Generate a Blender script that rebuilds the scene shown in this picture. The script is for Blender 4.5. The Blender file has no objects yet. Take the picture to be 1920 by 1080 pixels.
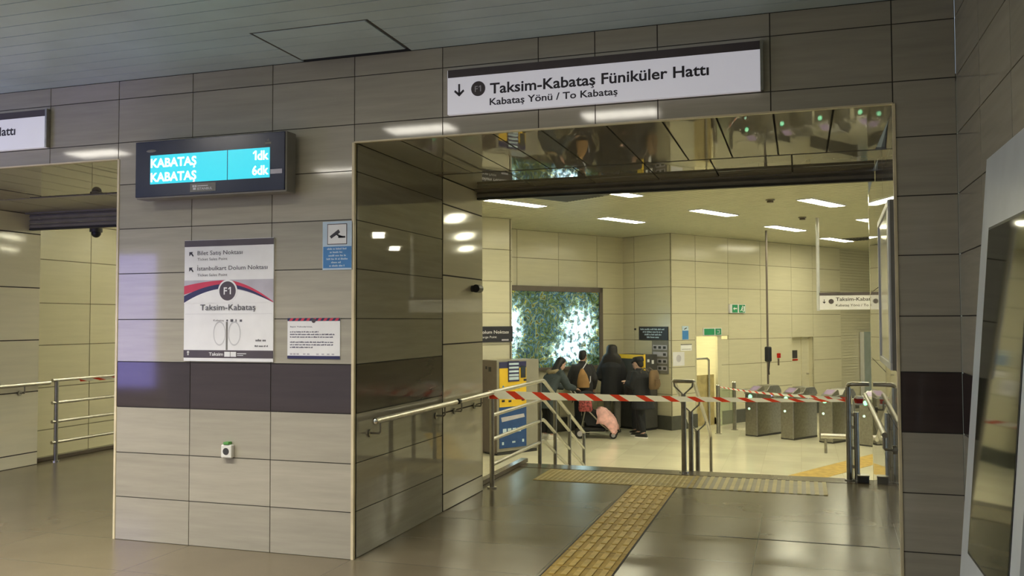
import bpy, bmesh, math, random
from mathutils import Vector, Matrix
random.seed(7)
C = bpy.context.scene.collection
SC = bpy.context.scene
PI = math.pi
R = math.radians

# ------------------------------------------------------------------ camera, world, exposure
cam_d = bpy.data.cameras.new('camera')
cam_d.sensor_width = 36.0
cam_d.lens = 36.0 * 1667.9 / 1920.0
cam_d.clip_start = 0.05
cam = bpy.data.objects.new('camera', cam_d)
C.objects.link(cam)
_r = Vector((0.95165757, 0.30714445, -0.00318635))
_u = Vector((0.01444878, -0.03440127, 0.99930365))
_f = Vector((-0.30682096, 0.95104092, 0.03717609))
_m = Matrix((( _r.x, _u.x, -_f.x, 0.0), (_r.y, _u.y, -_f.y, 0.0), (_r.z, _u.z, -_f.z, 1.55), (0, 0, 0, 1)))
cam.matrix_world = _m
SC.camera = cam

world = bpy.data.worlds.new('world')
SC.world = world
world.use_nodes = True
world.node_tree.nodes['Background'].inputs[0].default_value = (0.68, 0.84, 1.0, 1)
world.node_tree.nodes['Background'].inputs[1].default_value = 0.60

SC.view_settings.view_transform = 'Standard'
SC.view_settings.look = 'None'
SC.view_settings.gamma = 1.0
SC.view_settings.use_curve_mapping = False
SC.view_settings.exposure = 0.0

FRONT_LAMP = 22.0        # strength of the lit lamps in the concourse ceiling
HALL_LAMP = 39.0        # strength of the lamps in the hall ceiling
HALL_COL = (1.0, 0.95, 0.67)
FRONT_COL = (1.0, 0.945, 0.82)

# ------------------------------------------------------------------ main dimensions (metres)
YW = 5.2466             # front wall plane
XL, XR = -2.785, 0.505  # right opening
LXL, LXR = -7.97, -4.70 # left opening
ZO = 2.735              # opening height
ZC = 3.31               # concourse ceiling
XS = 0.82               # side wall
ZH, ZHC = -0.80, 3.44   # hall floor and hall ceiling
YE = 9.33               # top of the stairs
HA = R(33.0)
HU = Vector((math.sin(HA), math.cos(HA), 0))     # hall axis along the long wall
HV = Vector((-math.cos(HA), math.sin(HA), 0))    # hall axis into the long wall
TU = R(90 - 33)                                  # rotation of a frame whose x is HU and whose y is HV
def hp(u, v, z=0.0):
    p = HU * u + HV * v
    return Vector((p.x, p.y, z))

# ------------------------------------------------------------------ materials
def _new(name):
    m = bpy.data.materials.new(name); m.use_nodes = True
    nt = m.node_tree
    return m, nt, nt.nodes['Principled BSDF']
def setp(b, **k):
    for n, v in k.items():
        b.inputs[n.replace('_', ' ')].default_value = v
def mat(name, col, rough=0.5, metal=0.0, var=0.06, scale=6.0, stretch=(1, 1, 1), spec=0.5, emit=None, estr=0.0, coat=0.0, trans=0.0, rvar=0.0):
    m, nt, b = _new(name)
    N, L = nt.nodes, nt.links
    tc = N.new('ShaderNodeTexCoord'); mp = N.new('ShaderNodeMapping')
    mp.inputs['Scale'].default_value = stretch
    nz = N.new('ShaderNodeTexNoise'); nz.inputs['Scale'].default_value = scale; nz.inputs['Detail'].default_value = 4
    L.new(tc.outputs['Object'], mp.inputs[0]); L.new(mp.outputs[0], nz.inputs['Vector'])
    rp = N.new('ShaderNodeValToRGB')
    c0 = [max(0, c * (1 - var * 2)) for c in col[:3]]; c1 = [min(1, c * (1 + var * 2)) for c in col[:3]]
    rp.color_ramp.elements[0].position = 0.3; rp.color_ramp.elements[1].position = 0.7
    rp.color_ramp.elements[0].color = (*c0, 1); rp.color_ramp.elements[1].color = (*c1, 1)
    L.new(nz.outputs['Fac'], rp.inputs[0]); L.new(rp.outputs[0], b.inputs['Base Color'])
    setp(b, Roughness=rough, Metallic=metal, Coat_Weight=coat, Coat_Roughness=0.05, Transmission_Weight=trans)
    b.inputs['Specular IOR Level'].default_value = spec
    if rvar:
        mr = N.new('ShaderNodeMapRange'); mr.inputs[3].default_value = max(0.01, rough - rvar); mr.inputs[4].default_value = rough + rvar
        L.new(nz.outputs['Fac'], mr.inputs[0]); L.new(mr.outputs[0], b.inputs['Roughness'])
    if emit:
        b.inputs['Emission Color'].default_value = (*emit, 1); b.inputs['Emission Strength'].default_value = estr
    return m
def stone(name, col, rough, var=0.10, island=0.07, streak=(0.7, 0.7, 9.0), scale=2.2, spec=0.5, bump=0.0):
    """cut stone: grain running along the slab, every slab a little different"""
    m, nt, b = _new(name)
    N, L = nt.nodes, nt.links
    tc = N.new('ShaderNodeTexCoord'); mp = N.new('ShaderNodeMapping'); mp.inputs['Scale'].default_value = streak
    geo = N.new('ShaderNodeNewGeometry')
    sc = N.new('ShaderNodeVectorMath'); sc.operation = 'SCALE'; sc.inputs['Scale'].default_value = 37.0
    L.new(geo.outputs['Random Per Island'], sc.inputs[0])
    ad = N.new('ShaderNodeVectorMath'); ad.operation = 'ADD'
    L.new(tc.outputs['Object'], ad.inputs[0]); L.new(sc.outputs[0], ad.inputs[1]); L.new(ad.outputs[0], mp.inputs[0])
    nz = N.new('ShaderNodeTexNoise'); nz.inputs['Scale'].default_value = scale; nz.inputs['Detail'].default_value = 6; nz.inputs['Roughness'].default_value = 0.6
    L.new(mp.outputs[0], nz.inputs['Vector'])
    rp = N.new('ShaderNodeValToRGB')
    rp.color_ramp.elements[0].position = 0.3; rp.color_ramp.elements[1].position = 0.72
    rp.color_ramp.elements[0].color = (*[c * (1 - var) for c in col], 1); rp.color_ramp.elements[1].color = (*[min(1, c * (1 + var)) for c in col], 1)
    L.new(nz.outputs['Fac'], rp.inputs[0])
    mr = N.new('ShaderNodeMapRange'); mr.inputs[3].default_value = 1 - island; mr.inputs[4].default_value = 1 + island
    L.new(geo.outputs['Random Per Island'], mr.inputs[0])
    hs = N.new('ShaderNodeHueSaturation'); L.new(mr.outputs[0], hs.inputs['Value']); L.new(rp.outputs[0], hs.inputs['Color'])
    L.new(hs.outputs[0], b.inputs['Base Color'])
    r2 = N.new('ShaderNodeMapRange'); r2.inputs[3].default_value = rough * 0.8; r2.inputs[4].default_value = rough * 1.25
    L.new(nz.outputs['Fac'], r2.inputs[0]); L.new(r2.outputs[0], b.inputs['Roughness'])
    b.inputs['Specular IOR Level'].default_value = spec
    if bump:
        n2 = N.new('ShaderNodeTexNoise'); n2.inputs['Scale'].default_value = 3.0; L.new(tc.outputs['Object'], n2.inputs['Vector'])
        bp = N.new('ShaderNodeBump'); bp.inputs['Strength'].default_value = bump; bp.inputs['Distance'].default_value = 0.01
        L.new(n2.outputs['Fac'], bp.inputs['Height']); L.new(bp.outputs[0], b.inputs['Normal'])
    return m
def lamp_mat(name, col, s):
    m, nt, b = _new(name)
    setp(b, Roughness=0.6); b.inputs['Base Color'].default_value = (0.9, 0.9, 0.88, 1)
    b.inputs['Emission Color'].default_value = (*col, 1); b.inputs['Emission Strength'].default_value = s
    N, L = nt.nodes, nt.links
    tc = N.new('ShaderNodeTexCoord'); nz = N.new('ShaderNodeTexNoise'); nz.inputs['Scale'].default_value = 3
    L.new(tc.outputs['Object'], nz.inputs['Vector'])
    mr = N.new('ShaderNodeMapRange'); mr.inputs[3].default_value = s * 0.94; mr.inputs[4].default_value = s * 1.06
    L.new(nz.outputs['Fac'], mr.inputs[0]); L.new(mr.outputs[0], b.inputs['Emission Strength'])
    return m
def floor_mat(name, col, rough, tile, joint, off=(0, 0), var=0.12, spec=0.5, jdark=0.55):
    m, nt, b = _new(name)
    N, L = nt.nodes, nt.links
    tc = N.new('ShaderNodeTexCoord'); mp = N.new('ShaderNodeMapping'); mp.inputs['Location'].default_value = (off[0], off[1], 0)
    L.new(tc.outputs['Object'], mp.inputs[0])
    br = N.new('ShaderNodeTexBrick'); br.offset = 0.0; br.inputs['Scale'].default_value = 1.0
    br.inputs['Brick Width'].default_value = tile[0]; br.inputs['Row Height'].default_value = tile[1]
    br.inputs['Mortar Size'].default_value = joint; br.inputs['Mortar Smooth'].default_value = 0.3
    br.inputs['Color1'].default_value = (0.93, 0.93, 0.93, 1); br.inputs['Color2'].default_value = (1.05, 1.05, 1.05, 1); br.inputs['Mortar'].default_value = (jdark, jdark, jdark, 1)
    L.new(mp.outputs[0], br.inputs['Vector'])
    n1 = N.new('ShaderNodeTexNoise'); n1.inputs['Scale'].default_value = 1.3; n1.inputs['Detail'].default_value = 5
    n2 = N.new('ShaderNodeTexNoise'); n2.inputs['Scale'].default_value = 160; n2.inputs['Detail'].default_value = 2
    L.new(tc.outputs['Object'], n1.inputs['Vector']); L.new(tc.outputs['Object'], n2.inputs['Vector'])
    mx = N.new('ShaderNodeMix'); mx.data_type = 'FLOAT'; mx.inputs[0].default_value = 0.2
    L.new(n1.outputs['Fac'], mx.inputs[2]); L.new(n2.outputs['Fac'], mx.inputs[3])
    rp = N.new('ShaderNodeValToRGB'); rp.color_ramp.elements[0].position = 0.3; rp.color_ramp.elements[1].position = 0.7
    rp.color_ramp.elements[0].color = (*[c * (1 - var) for c in col], 1); rp.color_ramp.elements[1].color = (*[c * (1 + var) for c in col], 1)
    L.new(mx.outputs[0], rp.inputs[0])
    mu = N.new('ShaderNodeMix'); mu.data_type = 'RGBA'; mu.blend_type = 'MULTIPLY'; mu.inputs[0].default_value = 1.0
    L.new(rp.outputs[0], mu.inputs[6]); L.new(br.outputs['Color'], mu.inputs[7]); L.new(mu.outputs[2], b.inputs['Base Color'])
    r2 = N.new('ShaderNodeMapRange'); r2.inputs[3].default_value = rough * 0.7; r2.inputs[4].default_value = rough * 1.4
    L.new(n1.outputs['Fac'], r2.inputs[0]); L.new(r2.outputs[0], b.inputs['Roughness'])
    b.inputs['Specular IOR Level'].default_value = spec
    return m

M_TILE = stone('beige_stone', (0.425, 0.393, 0.318), 0.065, spec=0.5)
M_TILED = stone('grey_stone', (0.38, 0.36, 0.30), 0.02, spec=0.5)
M_BAND = stone('brown_stone', (0.062, 0.045, 0.043), 0.08, spec=0.5)
M_CREAM = stone('cream_panel', (0.62, 0.58, 0.42), 0.16, var=0.04, island=0.03, spec=0.45)
M_CREAMP = stone('polished_cream_panel', (0.86, 0.81, 0.65), 0.06, var=0.04, island=0.03)
M_SOFFIT = stone('polished_soffit_stone', (0.26, 0.24, 0.19), 0.015, var=0.06, island=0.05)
M_SOFFITR = stone('honed_soffit_stone', (0.36, 0.34, 0.27), 0.35, var=0.06, island=0.05)
M_GROUT = mat('grout', (0.05, 0.045, 0.038), 0.8)
M_GROUTC = mat('cream_grout', (0.20, 0.18, 0.12), 0.8)
M_TRIM = mat('edge_trim', (0.74, 0.64, 0.42), 0.35)
M_FLOOR = floor_mat('polished_granite_floor', (0.168, 0.138, 0.090), 0.20, (1.25, 0.665), 0.003, off=(0.3, 0.06), spec=0.30)
M_HFLOOR = floor_mat('pale_hall_floor', (0.70, 0.66, 0.50), 0.16, (0.6, 0.6), 0.003, var=0.05, jdark=0.8)
M_NOSING = stone('stair_edge_stone', (0.13, 0.10, 0.075), 0.16, streak=(1, 1, 1))
M_TACT = mat('yellow_tactile', (0.46, 0.31, 0.07), 0.6, var=0.10, scale=9, spec=0.3)
M_TACTB = mat('pale_tactile_ridge', (0.60, 0.43, 0.12), 0.5, var=0.10, scale=14, spec=0.3)
M_TACT2 = mat('worn_yellow_tactile', (0.38, 0.29, 0.10), 0.6, var=0.10, scale=9, spec=0.3)
M_TACT2B = mat('worn_tactile_ridge', (0.48, 0.39, 0.16), 0.5, var=0.10, scale=9, spec=0.3)
M_SLAT = mat('ceiling_slat', (0.54, 0.67, 0.73), 0.35, var=0.05, scale=2)
M_SLATGAP = mat('ceiling_gap', (0.04, 0.045, 0.05), 0.9)
M_HSLAT = mat('hall_ceiling_slat', (0.52, 0.51, 0.37), 0.4, var=0.03)
M_HGAP = mat('hall_ceiling_gap', (0.14, 0.13, 0.08), 0.9)
M_STEEL = mat('brushed_steel', (0.50, 0.48, 0.44), 0.30, 1.0, var=0.05, scale=30)
M_STEELD = mat('dull_steel', (0.36, 0.35, 0.31), 0.36, 1.0, var=0.06, scale=20)
M_CHROME = mat('bright_steel', (0.80, 0.79, 0.75), 0.15, 1.0, var=0.03)
M_ALU = mat('aluminium', (0.66, 0.66, 0.66), 0.35, 0.35, var=0.03)
M_WHITE = mat('white_paint', (0.74, 0.73, 0.76), 0.4, var=0.02)
M_SIGN = mat('glowing_sign_white', (0.74, 0.73, 0.76), 0.4, var=0.02, emit=(0.92, 0.90, 1.0), estr=0.30)  # white panel with a weak emission added to lift its brightness
M_WHITEP = mat('white_print', (0.86, 0.86, 0.87), 0.45, var=0.02)
M_KIOSK = mat('white_enamel', (0.68, 0.73, 0.78), 0.3, var=0.02)
M_INK = mat('dark_lettering', (0.035, 0.03, 0.04), 0.5)
M_INKG = mat('grey_lettering', (0.10, 0.095, 0.11), 0.5)
M_MAUVE = mat('mauve_print', (0.085, 0.068, 0.075), 0.45)
M_RED = mat('red_print', (0.62, 0.045, 0.09), 0.45)
M_NAVY = mat('navy_print', (0.03, 0.03, 0.10), 0.45)
M_GREYP = mat('pale_grey_print', (0.50, 0.48, 0.54), 0.45)
M_LINE = mat('light_grey_print', (0.62, 0.62, 0.64), 0.5)
M_BLUEP = mat('blue_print', (0.06, 0.23, 0.55), 0.45)
M_PBLUE = mat('pale_blue_print', (0.55, 0.68, 0.80), 0.45)
M_BLACK = mat('black_plastic', (0.015, 0.015, 0.018), 0.4)
M_DKBOX = mat('navy_case', (0.022, 0.027, 0.062), 0.22)
M_CASE = mat('grey_case', (0.21, 0.20, 0.175), 0.45)
M_GLASSD = mat('dark_screen_glass', (0.030, 0.036, 0.024), 0.06, spec=0.6)
def thin_mat(name, col):
    m = mat(name, col, 0.4, var=0.03)
    nt = m.node_tree; N, L = nt.nodes, nt.links
    tl = N.new('ShaderNodeBsdfTranslucent'); tl.inputs[0].default_value = (*col, 1)
    mx = N.new('ShaderNodeMixShader'); mx.inputs[0].default_value = 0.75
    L.new(nt.nodes['Principled BSDF'].outputs[0], mx.inputs[1]); L.new(tl.outputs[0], mx.inputs[2]); L.new(mx.outputs[0], nt.nodes['Material Output'].inputs[0])
    return m
M_TRED = thin_mat('red_tape', (0.75, 0.07, 0.035))
M_TWHT = thin_mat('white_tape', (0.93, 0.92, 0.88))
M_PLATE = mat('black_plate', (0.022, 0.020, 0.024), 0.4)
M_SHUT = mat('grey_shutter', (0.26, 0.25, 0.22), 0.45)
M_MACH = mat('machine_grey', (0.28, 0.26, 0.21), 0.45, var=0.03)
M_MACHD = mat('machine_brown_grey', (0.13, 0.105, 0.085), 0.5, var=0.04)
M_YEL = mat('machine_yellow', (0.80, 0.52, 0.03), 0.4, var=0.03)
M_BLUE = mat('machine_blue', (0.02, 0.07, 0.22), 0.4, var=0.06)
M_DKGREY = mat('dark_grey', (0.05, 0.048, 0.045), 0.5)
M_PLINTH = mat('plinth_grey', (0.075, 0.075, 0.065), 0.35)
M_GREEN = mat('exit_green', (0.02, 0.19, 0.075), 0.4, emit=(0.03, 0.30, 0.12), estr=0.25)
M_LED = lamp_mat('green_led', (0.06, 1.0, 0.45), 1.25)
M_LED2 = lamp_mat('pale_green_led', (0.45, 1.0, 0.66), 1.0)
M_CYAN = mat('cyan_screen', (0.02, 0.25, 0.30), 0.3, var=0.02, emit=(0.030, 0.56, 0.68), estr=1.15)
M_CYANL = mat('green_cyan_screen', (0.02, 0.25, 0.25), 0.3, emit=(0.04, 0.62, 0.52), estr=1.0)
M_LEDW = lamp_mat('white_led_lettering', (0.92, 1.0, 0.97), 2.2)
M_LAMPH = lamp_mat('hall_lamp_diffuser', HALL_COL, HALL_LAMP)
M_LAMPF = lamp_mat('concourse_lamp_diffuser', FRONT_COL, FRONT_LAMP)
M_SCREENB = lamp_mat('violet_display_screen', (0.30, 0.28, 1.0), 5.5)
M_ROOM = lamp_mat('back_room_lamp', (1.0, 0.95, 0.62), 75.0)
M_LOUVER = mat('louvre_blade', (0.80, 0.80, 0.78), 0.3)
M_SKIN = mat('skin', (0.48, 0.28, 0.20), 0.55)
M_SKIN2 = mat('pale_skin', (0.60, 0.38, 0.30), 0.55)
M_HAIR = mat('dark_hair', (0.012, 0.010, 0.009), 0.5, scale=40, stretch=(4, 4, 0.4))
M_HAIRB = mat('brown_hair', (0.03, 0.018, 0.012), 0.5, scale=40, stretch=(4, 4, 0.4))
M_CBLACK = mat('black_cloth', (0.011, 0.012, 0.016), 0.8, scale=30)
M_CDARK = mat('charcoal_cloth', (0.028, 0.027, 0.030), 0.85, scale=30)
M_CBLUE = mat('blue_grey_cloth', (0.045, 0.060, 0.070), 0.85, scale=30)
M_CNAVY = mat('navy_cloth', (0.013, 0.015, 0.026), 0.85, scale=30)
M_CGREY = mat('grey_cloth', (0.17, 0.16, 0.14), 0.85, scale=30)
M_FUR = mat('beige_fur', (0.30, 0.24, 0.15), 0.9, var=0.25, scale=60)
M_TAN = mat('tan_cloth', (0.36, 0.20, 0.075), 0.7, var=0.12)
M_TAND = mat('dull_tan_cloth', (0.16, 0.10, 0.05), 0.75, var=0.12)
M_PINK = mat('pink_blanket', (0.80, 0.46, 0.44), 0.85, var=0.10, scale=12)
M_SHOEW = mat('white_shoe', (0.75, 0.73, 0.68), 0.5)
M_SHOEB = mat('black_shoe', (0.012, 0.012, 0.012), 0.5)
M_FLORAL = mat('red_and_white_cloth', (0.30, 0.06, 0.06), 0.8, var=0.45, scale=25)
M_SOCKET = mat('white_socket', (0.75, 0.74, 0.68), 0.4)
M_SGREEN = mat('green_plug', (0.10, 0.32, 0.07), 0.5)

def glass_mat(name, tint=(0.9, 0.95, 0.9), alpha=0.82, rough=0.03):
    m, nt, b = _new(name)
    N, L = nt.nodes, nt.links
    out = nt.nodes['Material Output']
    tr = N.new('ShaderNodeBsdfTransparent'); tr.inputs[0].default_value = (*tint, 1)
    gl = N.new('ShaderNodeBsdfGlossy'); gl.inputs['Roughness'].default_value = rough
    fr = N.new('ShaderNodeLayerWeight'); fr.inputs['Blend'].default_value = 0.12
    tc = N.new('ShaderNodeTexCoord'); nz = N.new('ShaderNodeTexNoise'); nz.inputs['Scale'].default_value = 2
    L.new(tc.outputs['Object'], nz.inputs['Vector'])
    mr = N.new('ShaderNodeMapRange'); mr.inputs[3].default_value = rough; mr.inputs[4].default_value = rough * 1.5
    L.new(nz.outputs['Fac'], mr.inputs[0]); L.new(mr.outputs[0], gl.inputs['Roughness'])
    mx = N.new('ShaderNodeMixShader')
    L.new(fr.outputs['Facing'], mx.inputs[0]); L.new(tr.outputs[0], mx.inputs[1]); L.new(gl.outputs[0], mx.inputs[2])
    L.new(mx.outputs[0], out.inputs[0])
    return m
M_GLASS = glass_mat('clear_glass', (0.86, 0.93, 0.86))

def art_mat():
    """abstract swirling print on a box lit from behind by three tubes"""
    m, nt, b = _new('backlit_abstract_print')
    N, L = nt.nodes, nt.links
    tc = N.new('ShaderNodeTexCoord')
    def mth(op, a, c=None, clamp=False):
        n = N.new('ShaderNodeMath'); n.operation = op; n.use_clamp = clamp
        for i, x in enumerate((a, c)):
            if x is None: continue
            if isinstance(x, (int, float)): n.inputs[i].default_value = x
            else: L.new(x, n.inputs[i])
        return n.outputs[0]
    nz = N.new('ShaderNodeTexNoise'); nz.inputs['Scale'].default_value = 4.2; nz.inputs['Detail'].default_value = 6; nz.inputs['Distortion'].default_value = 2.2
    L.new(tc.outputs['Object'], nz.inputs['Vector'])
    vo = N.new('ShaderNodeTexVoronoi'); vo.feature = 'DISTANCE_TO_EDGE'; vo.inputs['Scale'].default_value = 9.0
    ad = N.new('ShaderNodeMix'); ad.data_type = 'VECTOR'; ad.inputs[0].default_value = 0.25
    L.new(tc.outputs['Object'], ad.inputs[4]); L.new(nz.outputs['Color'], ad.inputs[5]); L.new(ad.outputs[1], vo.inputs['Vector'])
    rp = N.new('ShaderNodeValToRGB'); e = rp.color_ramp.elements
    e[0].position = 0.30; e[0].color = (0.015, 0.025, 0.02, 1); e[1].position = 0.74; e[1].color = (0.62, 0.66, 0.08, 1)
    for p, c in ((0.40, (0.05, 0.10, 0.05, 1)), (0.46, (0.16, 0.24, 0.07, 1)), (0.50, (0.015, 0.05, 0.10, 1)), (0.55, (0.12, 0.28, 0.36, 1)), (0.60, (0.34, 0.36, 0.06, 1)), (0.66, (0.02, 0.03, 0.03, 1))):
        k = e.new(p); k.color = c
    L.new(nz.outputs['Fac'], rp.inputs[0])
    ln = N.new('ShaderNodeMapRange'); ln.inputs[1].default_value = 0.0; ln.inputs[2].default_value = 0.13; ln.inputs[3].default_value = 1.3; ln.inputs[4].default_value = 0.35
    L.new(vo.outputs['Distance'], ln.inputs[0])
    # the tubes behind: three bright places
    sx = N.new('ShaderNodeSeparateXYZ'); L.new(tc.outputs['Object'], sx.inputs[0])
    def blob(cx, cz, rx, rz):
        dx = mth('DIVIDE', mth('SUBTRACT', sx.outputs[0], cx), rx); dz = mth('DIVIDE', mth('SUBTRACT', sx.outputs[2], cz), rz)
        d = mth('ADD', mth('MULTIPLY', dx, dx), mth('MULTIPLY', dz, dz))
        return mth('POWER', 2.718, mth('MULTIPLY', d, -1.0))
    s = mth('ADD', mth('ADD', blob(0.62, 0.02, 0.42, 0.36), blob(-1.25, -0.02, 0.24, 0.42)), blob(0.30, -0.52, 0.42, 0.20))
    n3 = N.new('ShaderNodeTexNoise'); n3.inputs['Scale'].default_value = 9.0; n3.inputs['Detail'].default_value = 3
    L.new(tc.outputs['Object'], n3.inputs['Vector'])
    sp = N.new('ShaderNodeMapRange'); sp.inputs[1].default_value = 0.40; sp.inputs[2].default_value = 0.62; sp.inputs[3].default_value = 0.06; sp.inputs[4].default_value = 1.25
    L.new(n3.outputs['Fac'], sp.inputs[0])
    st = mth('MULTIPLY', mth('MULTIPLY', mth('ADD', mth('MULTIPLY', s, 14.0), 0.20), ln.outputs[0]), sp.outputs[0])
    wh = N.new('ShaderNodeMix'); wh.data_type = 'RGBA'; L.new(mth('MULTIPLY', s, 0.72, True), wh.inputs[0])
    L.new(rp.outputs[0], wh.inputs[6]); wh.inputs[7].default_value = (0.62, 0.88, 1.0, 1)
    L.new(rp.outputs[0], b.inputs['Base Color']); L.new(wh.outputs[2], b.inputs['Emission Color']); L.new(st, b.inputs['Emission Strength'])
    setp(b, Roughness=0.15)
    return m
M_ART = art_mat()

# ------------------------------------------------------------------ mesh helpers
class MB:
    def __init__(s): s.v, s.f, s.m = [], [], []
    def add(s, vs, fs, mi=0, M=None):
        o = len(s.v)
        for p in vs:
            p = Vector(p)
            s.v.append(M @ p if M else p)
        for f in fs:
            s.f.append([o + i for i in f]); s.m.append(mi)
        return s
    def box(s, x0, x1, y0, y1, z0, z1, mi=0, M=None):
        vs = [(x, y, z) for z in (z0, z1) for y in (y0, y1) for x in (x0, x1)]
        return s.add(vs, [(0, 2, 3, 1), (4, 5, 7, 6), (0, 1, 5, 4), (2, 6, 7, 3), (0, 4, 6, 2), (1, 3, 7, 5)], mi, M)
    def prism(s, poly, off, mi=0, M=None):
        n = len(poly); off = Vector(off)
        vs = [Vector(p) for p in poly] + [Vector(p) + off for p in poly]
        fs = [list(range(n))[::-1], list(range(n, 2 * n))] + [(i, (i + 1) % n, n + (i + 1) % n, n + i) for i in range(n)]
        return s.add(vs, fs, mi, M)
    def tube(s, pts, r, n=10, mi=0, M=None, caps=True, flat=1.0):
        pts = [Vector(p) for p in pts]; rs = r if isinstance(r, (list, tuple)) else [r] * len(pts)
        rings = []; prev = None
        for i, p in enumerate(pts):
            if i == 0: d = pts[1] - p
            elif i == len(pts) - 1: d = p - pts[-2]
            else: d = (pts[i + 1] - p).normalized() + (p - pts[i - 1]).normalized()
            d.normalize()
            if prev is None:
                a = Vector((0, 0, 1)) if abs(d.z) < 0.9 else Vector((1, 0, 0))
                a = (a - d * a.dot(d)).normalized()
            else:
                a = (prev - d * prev.dot(d)).normalized()
            prev = a; b = d.cross(a)
            k = 1.0
            if 0 < i < len(pts) - 1:
                c = d.dot((p - pts[i - 1]).normalized()); k = min(1.6, 1.0 / max(c, 0.5))
            rings.append([p + (a * math.cos(2 * PI * j / n) * flat + b * math.sin(2 * PI * j / n)) * rs[i] * (k if False else 1) for j in range(n)])
        return s.loft(rings, mi, M, caps)
    def loft(s, rings, mi=0, M=None, caps=True):
        n = len(rings[0]); vs = [p for r in rings for p in r]; fs = []
        for i in range(len(rings) - 1):
            for j in range(n):
                fs.append((i * n + j, i * n + (j + 1) % n, (i + 1) * n + (j + 1) % n, (i + 1) * n + j))
        if caps:
            fs.append(list(range(n))[::-1]); fs.append([(len(rings) - 1) * n + j for j in range(n)])
        return s.add(vs, fs, mi, M)
    def cyl(s, p0, p1, r, n=14, mi=0, M=None): return s.tube([p0, p1], r, n, mi, M)
    def ball(s, c, r, n=14, mi=0, M=None):
        c = Vector(c); rx, ry, rz = r if isinstance(r, (tuple, list)) else (r, r, r); rings = []
        k = max(6, n // 2)
        for i in range(k + 1):
            t = -PI / 2 + PI * (0.02 + 0.96 * i / k); cz = math.sin(t); cr = math.cos(t)
            rings.append([c + Vector((rx * cr * math.cos(2 * PI * j / n), ry * cr * math.sin(2 * PI * j / n), rz * cz)) for j in range(n)])
        return s.loft(rings, mi, M)
    def disc(s, c, r, n=24, mi=0, M=None, t=0.002):
        """thin disc facing -y"""
        poly = [(c[0] + r * math.cos(2 * PI * i / n), c[1], c[2] + r * math.sin(2 * PI * i / n)) for i in range(n)]
        return s.prism(poly, (0, t, 0), mi, M)
    def build(s, name, mats, parent=None, smooth=False, bevel=0.0, loc=None, rotz=None, seg=2):
        me = bpy.data.meshes.new(name)
        me.from_pydata([tuple(p) for p in s.v], [], s.f)
        mats = mats if isinstance(mats, (list, tuple)) else [mats]
        for m in mats: me.materials.append(m)
        me.polygons.foreach_set('material_index', s.m)
        bm = bmesh.new(); bm.from_mesh(me); bmesh.ops.recalc_face_normals(bm, faces=bm.faces); bm.to_mesh(me); bm.free()
        if smooth:
            me.polygons.foreach_set('use_smooth', [True] * len(me.polygons))
            me.set_sharp_from_angle(angle=R(50))
        o = bpy.data.objects.new(name, me); C.objects.link(o)
        if parent: o.parent = parent
        if loc is not None: o.location = loc
        if rotz is not None: o.rotation_euler = (0, 0, rotz)
        if bevel:
            b = o.modifiers.new('bevel', 'BEVEL'); b.width = bevel; b.segments = seg; b.limit_method = 'ANGLE'; b.angle_limit = R(40)
        return o

def tag(o, label=None, cat=None, group=None, kind=None):
    if label: o['label'] = label
    if cat: o['category'] = cat
    if group: o['group'] = group
    if kind: o['kind'] = kind
    return o
def thing(name, label, cat, loc=(0, 0, 0), rotz=0.0, group=None):
    o = bpy.data.objects.new(name, None); o.empty_display_size = 0.1; C.objects.link(o)
    o.location = loc; o.rotation_euler = (0, 0, rotz)
    return tag(o, label, cat, group)
def struct(o): o['kind'] = 'structure'; return o
def dup(root, loc, rotz=None, label=None, group=None):
    r = root.copy(); C.objects.link(r); r.location = loc
    if rotz is not None: r.rotation_euler = (0, 0, rotz)
    if label: r['label'] = label
    if group: r['group'] = group
    for ch in list(root.children):
        c = ch.copy(); C.objects.link(c); c.parent = r
        for g in list(ch.children):
            d = g.copy(); C.objects.link(d); d.parent = c
    return r
def text_mesh(s, bold=0.0, spacing=1.0, shear=0.0):
    cu = bpy.data.curves.new('lettering', 'FONT'); cu.body = s; cu.size = 1.0; cu.resolution_u = 3
    cu.offset = bold; cu.space_character = spacing; cu.shear = shear
    o = bpy.data.objects.new('lettering', cu); C.objects.link(o)
    dg = bpy.context.evaluated_depsgraph_get(); dg.update()
    me = bpy.data.meshes.new_from_object(o.evaluated_get(dg))
    bpy.data.objects.remove(o); bpy.data.curves.remove(cu)
    return me
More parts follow.
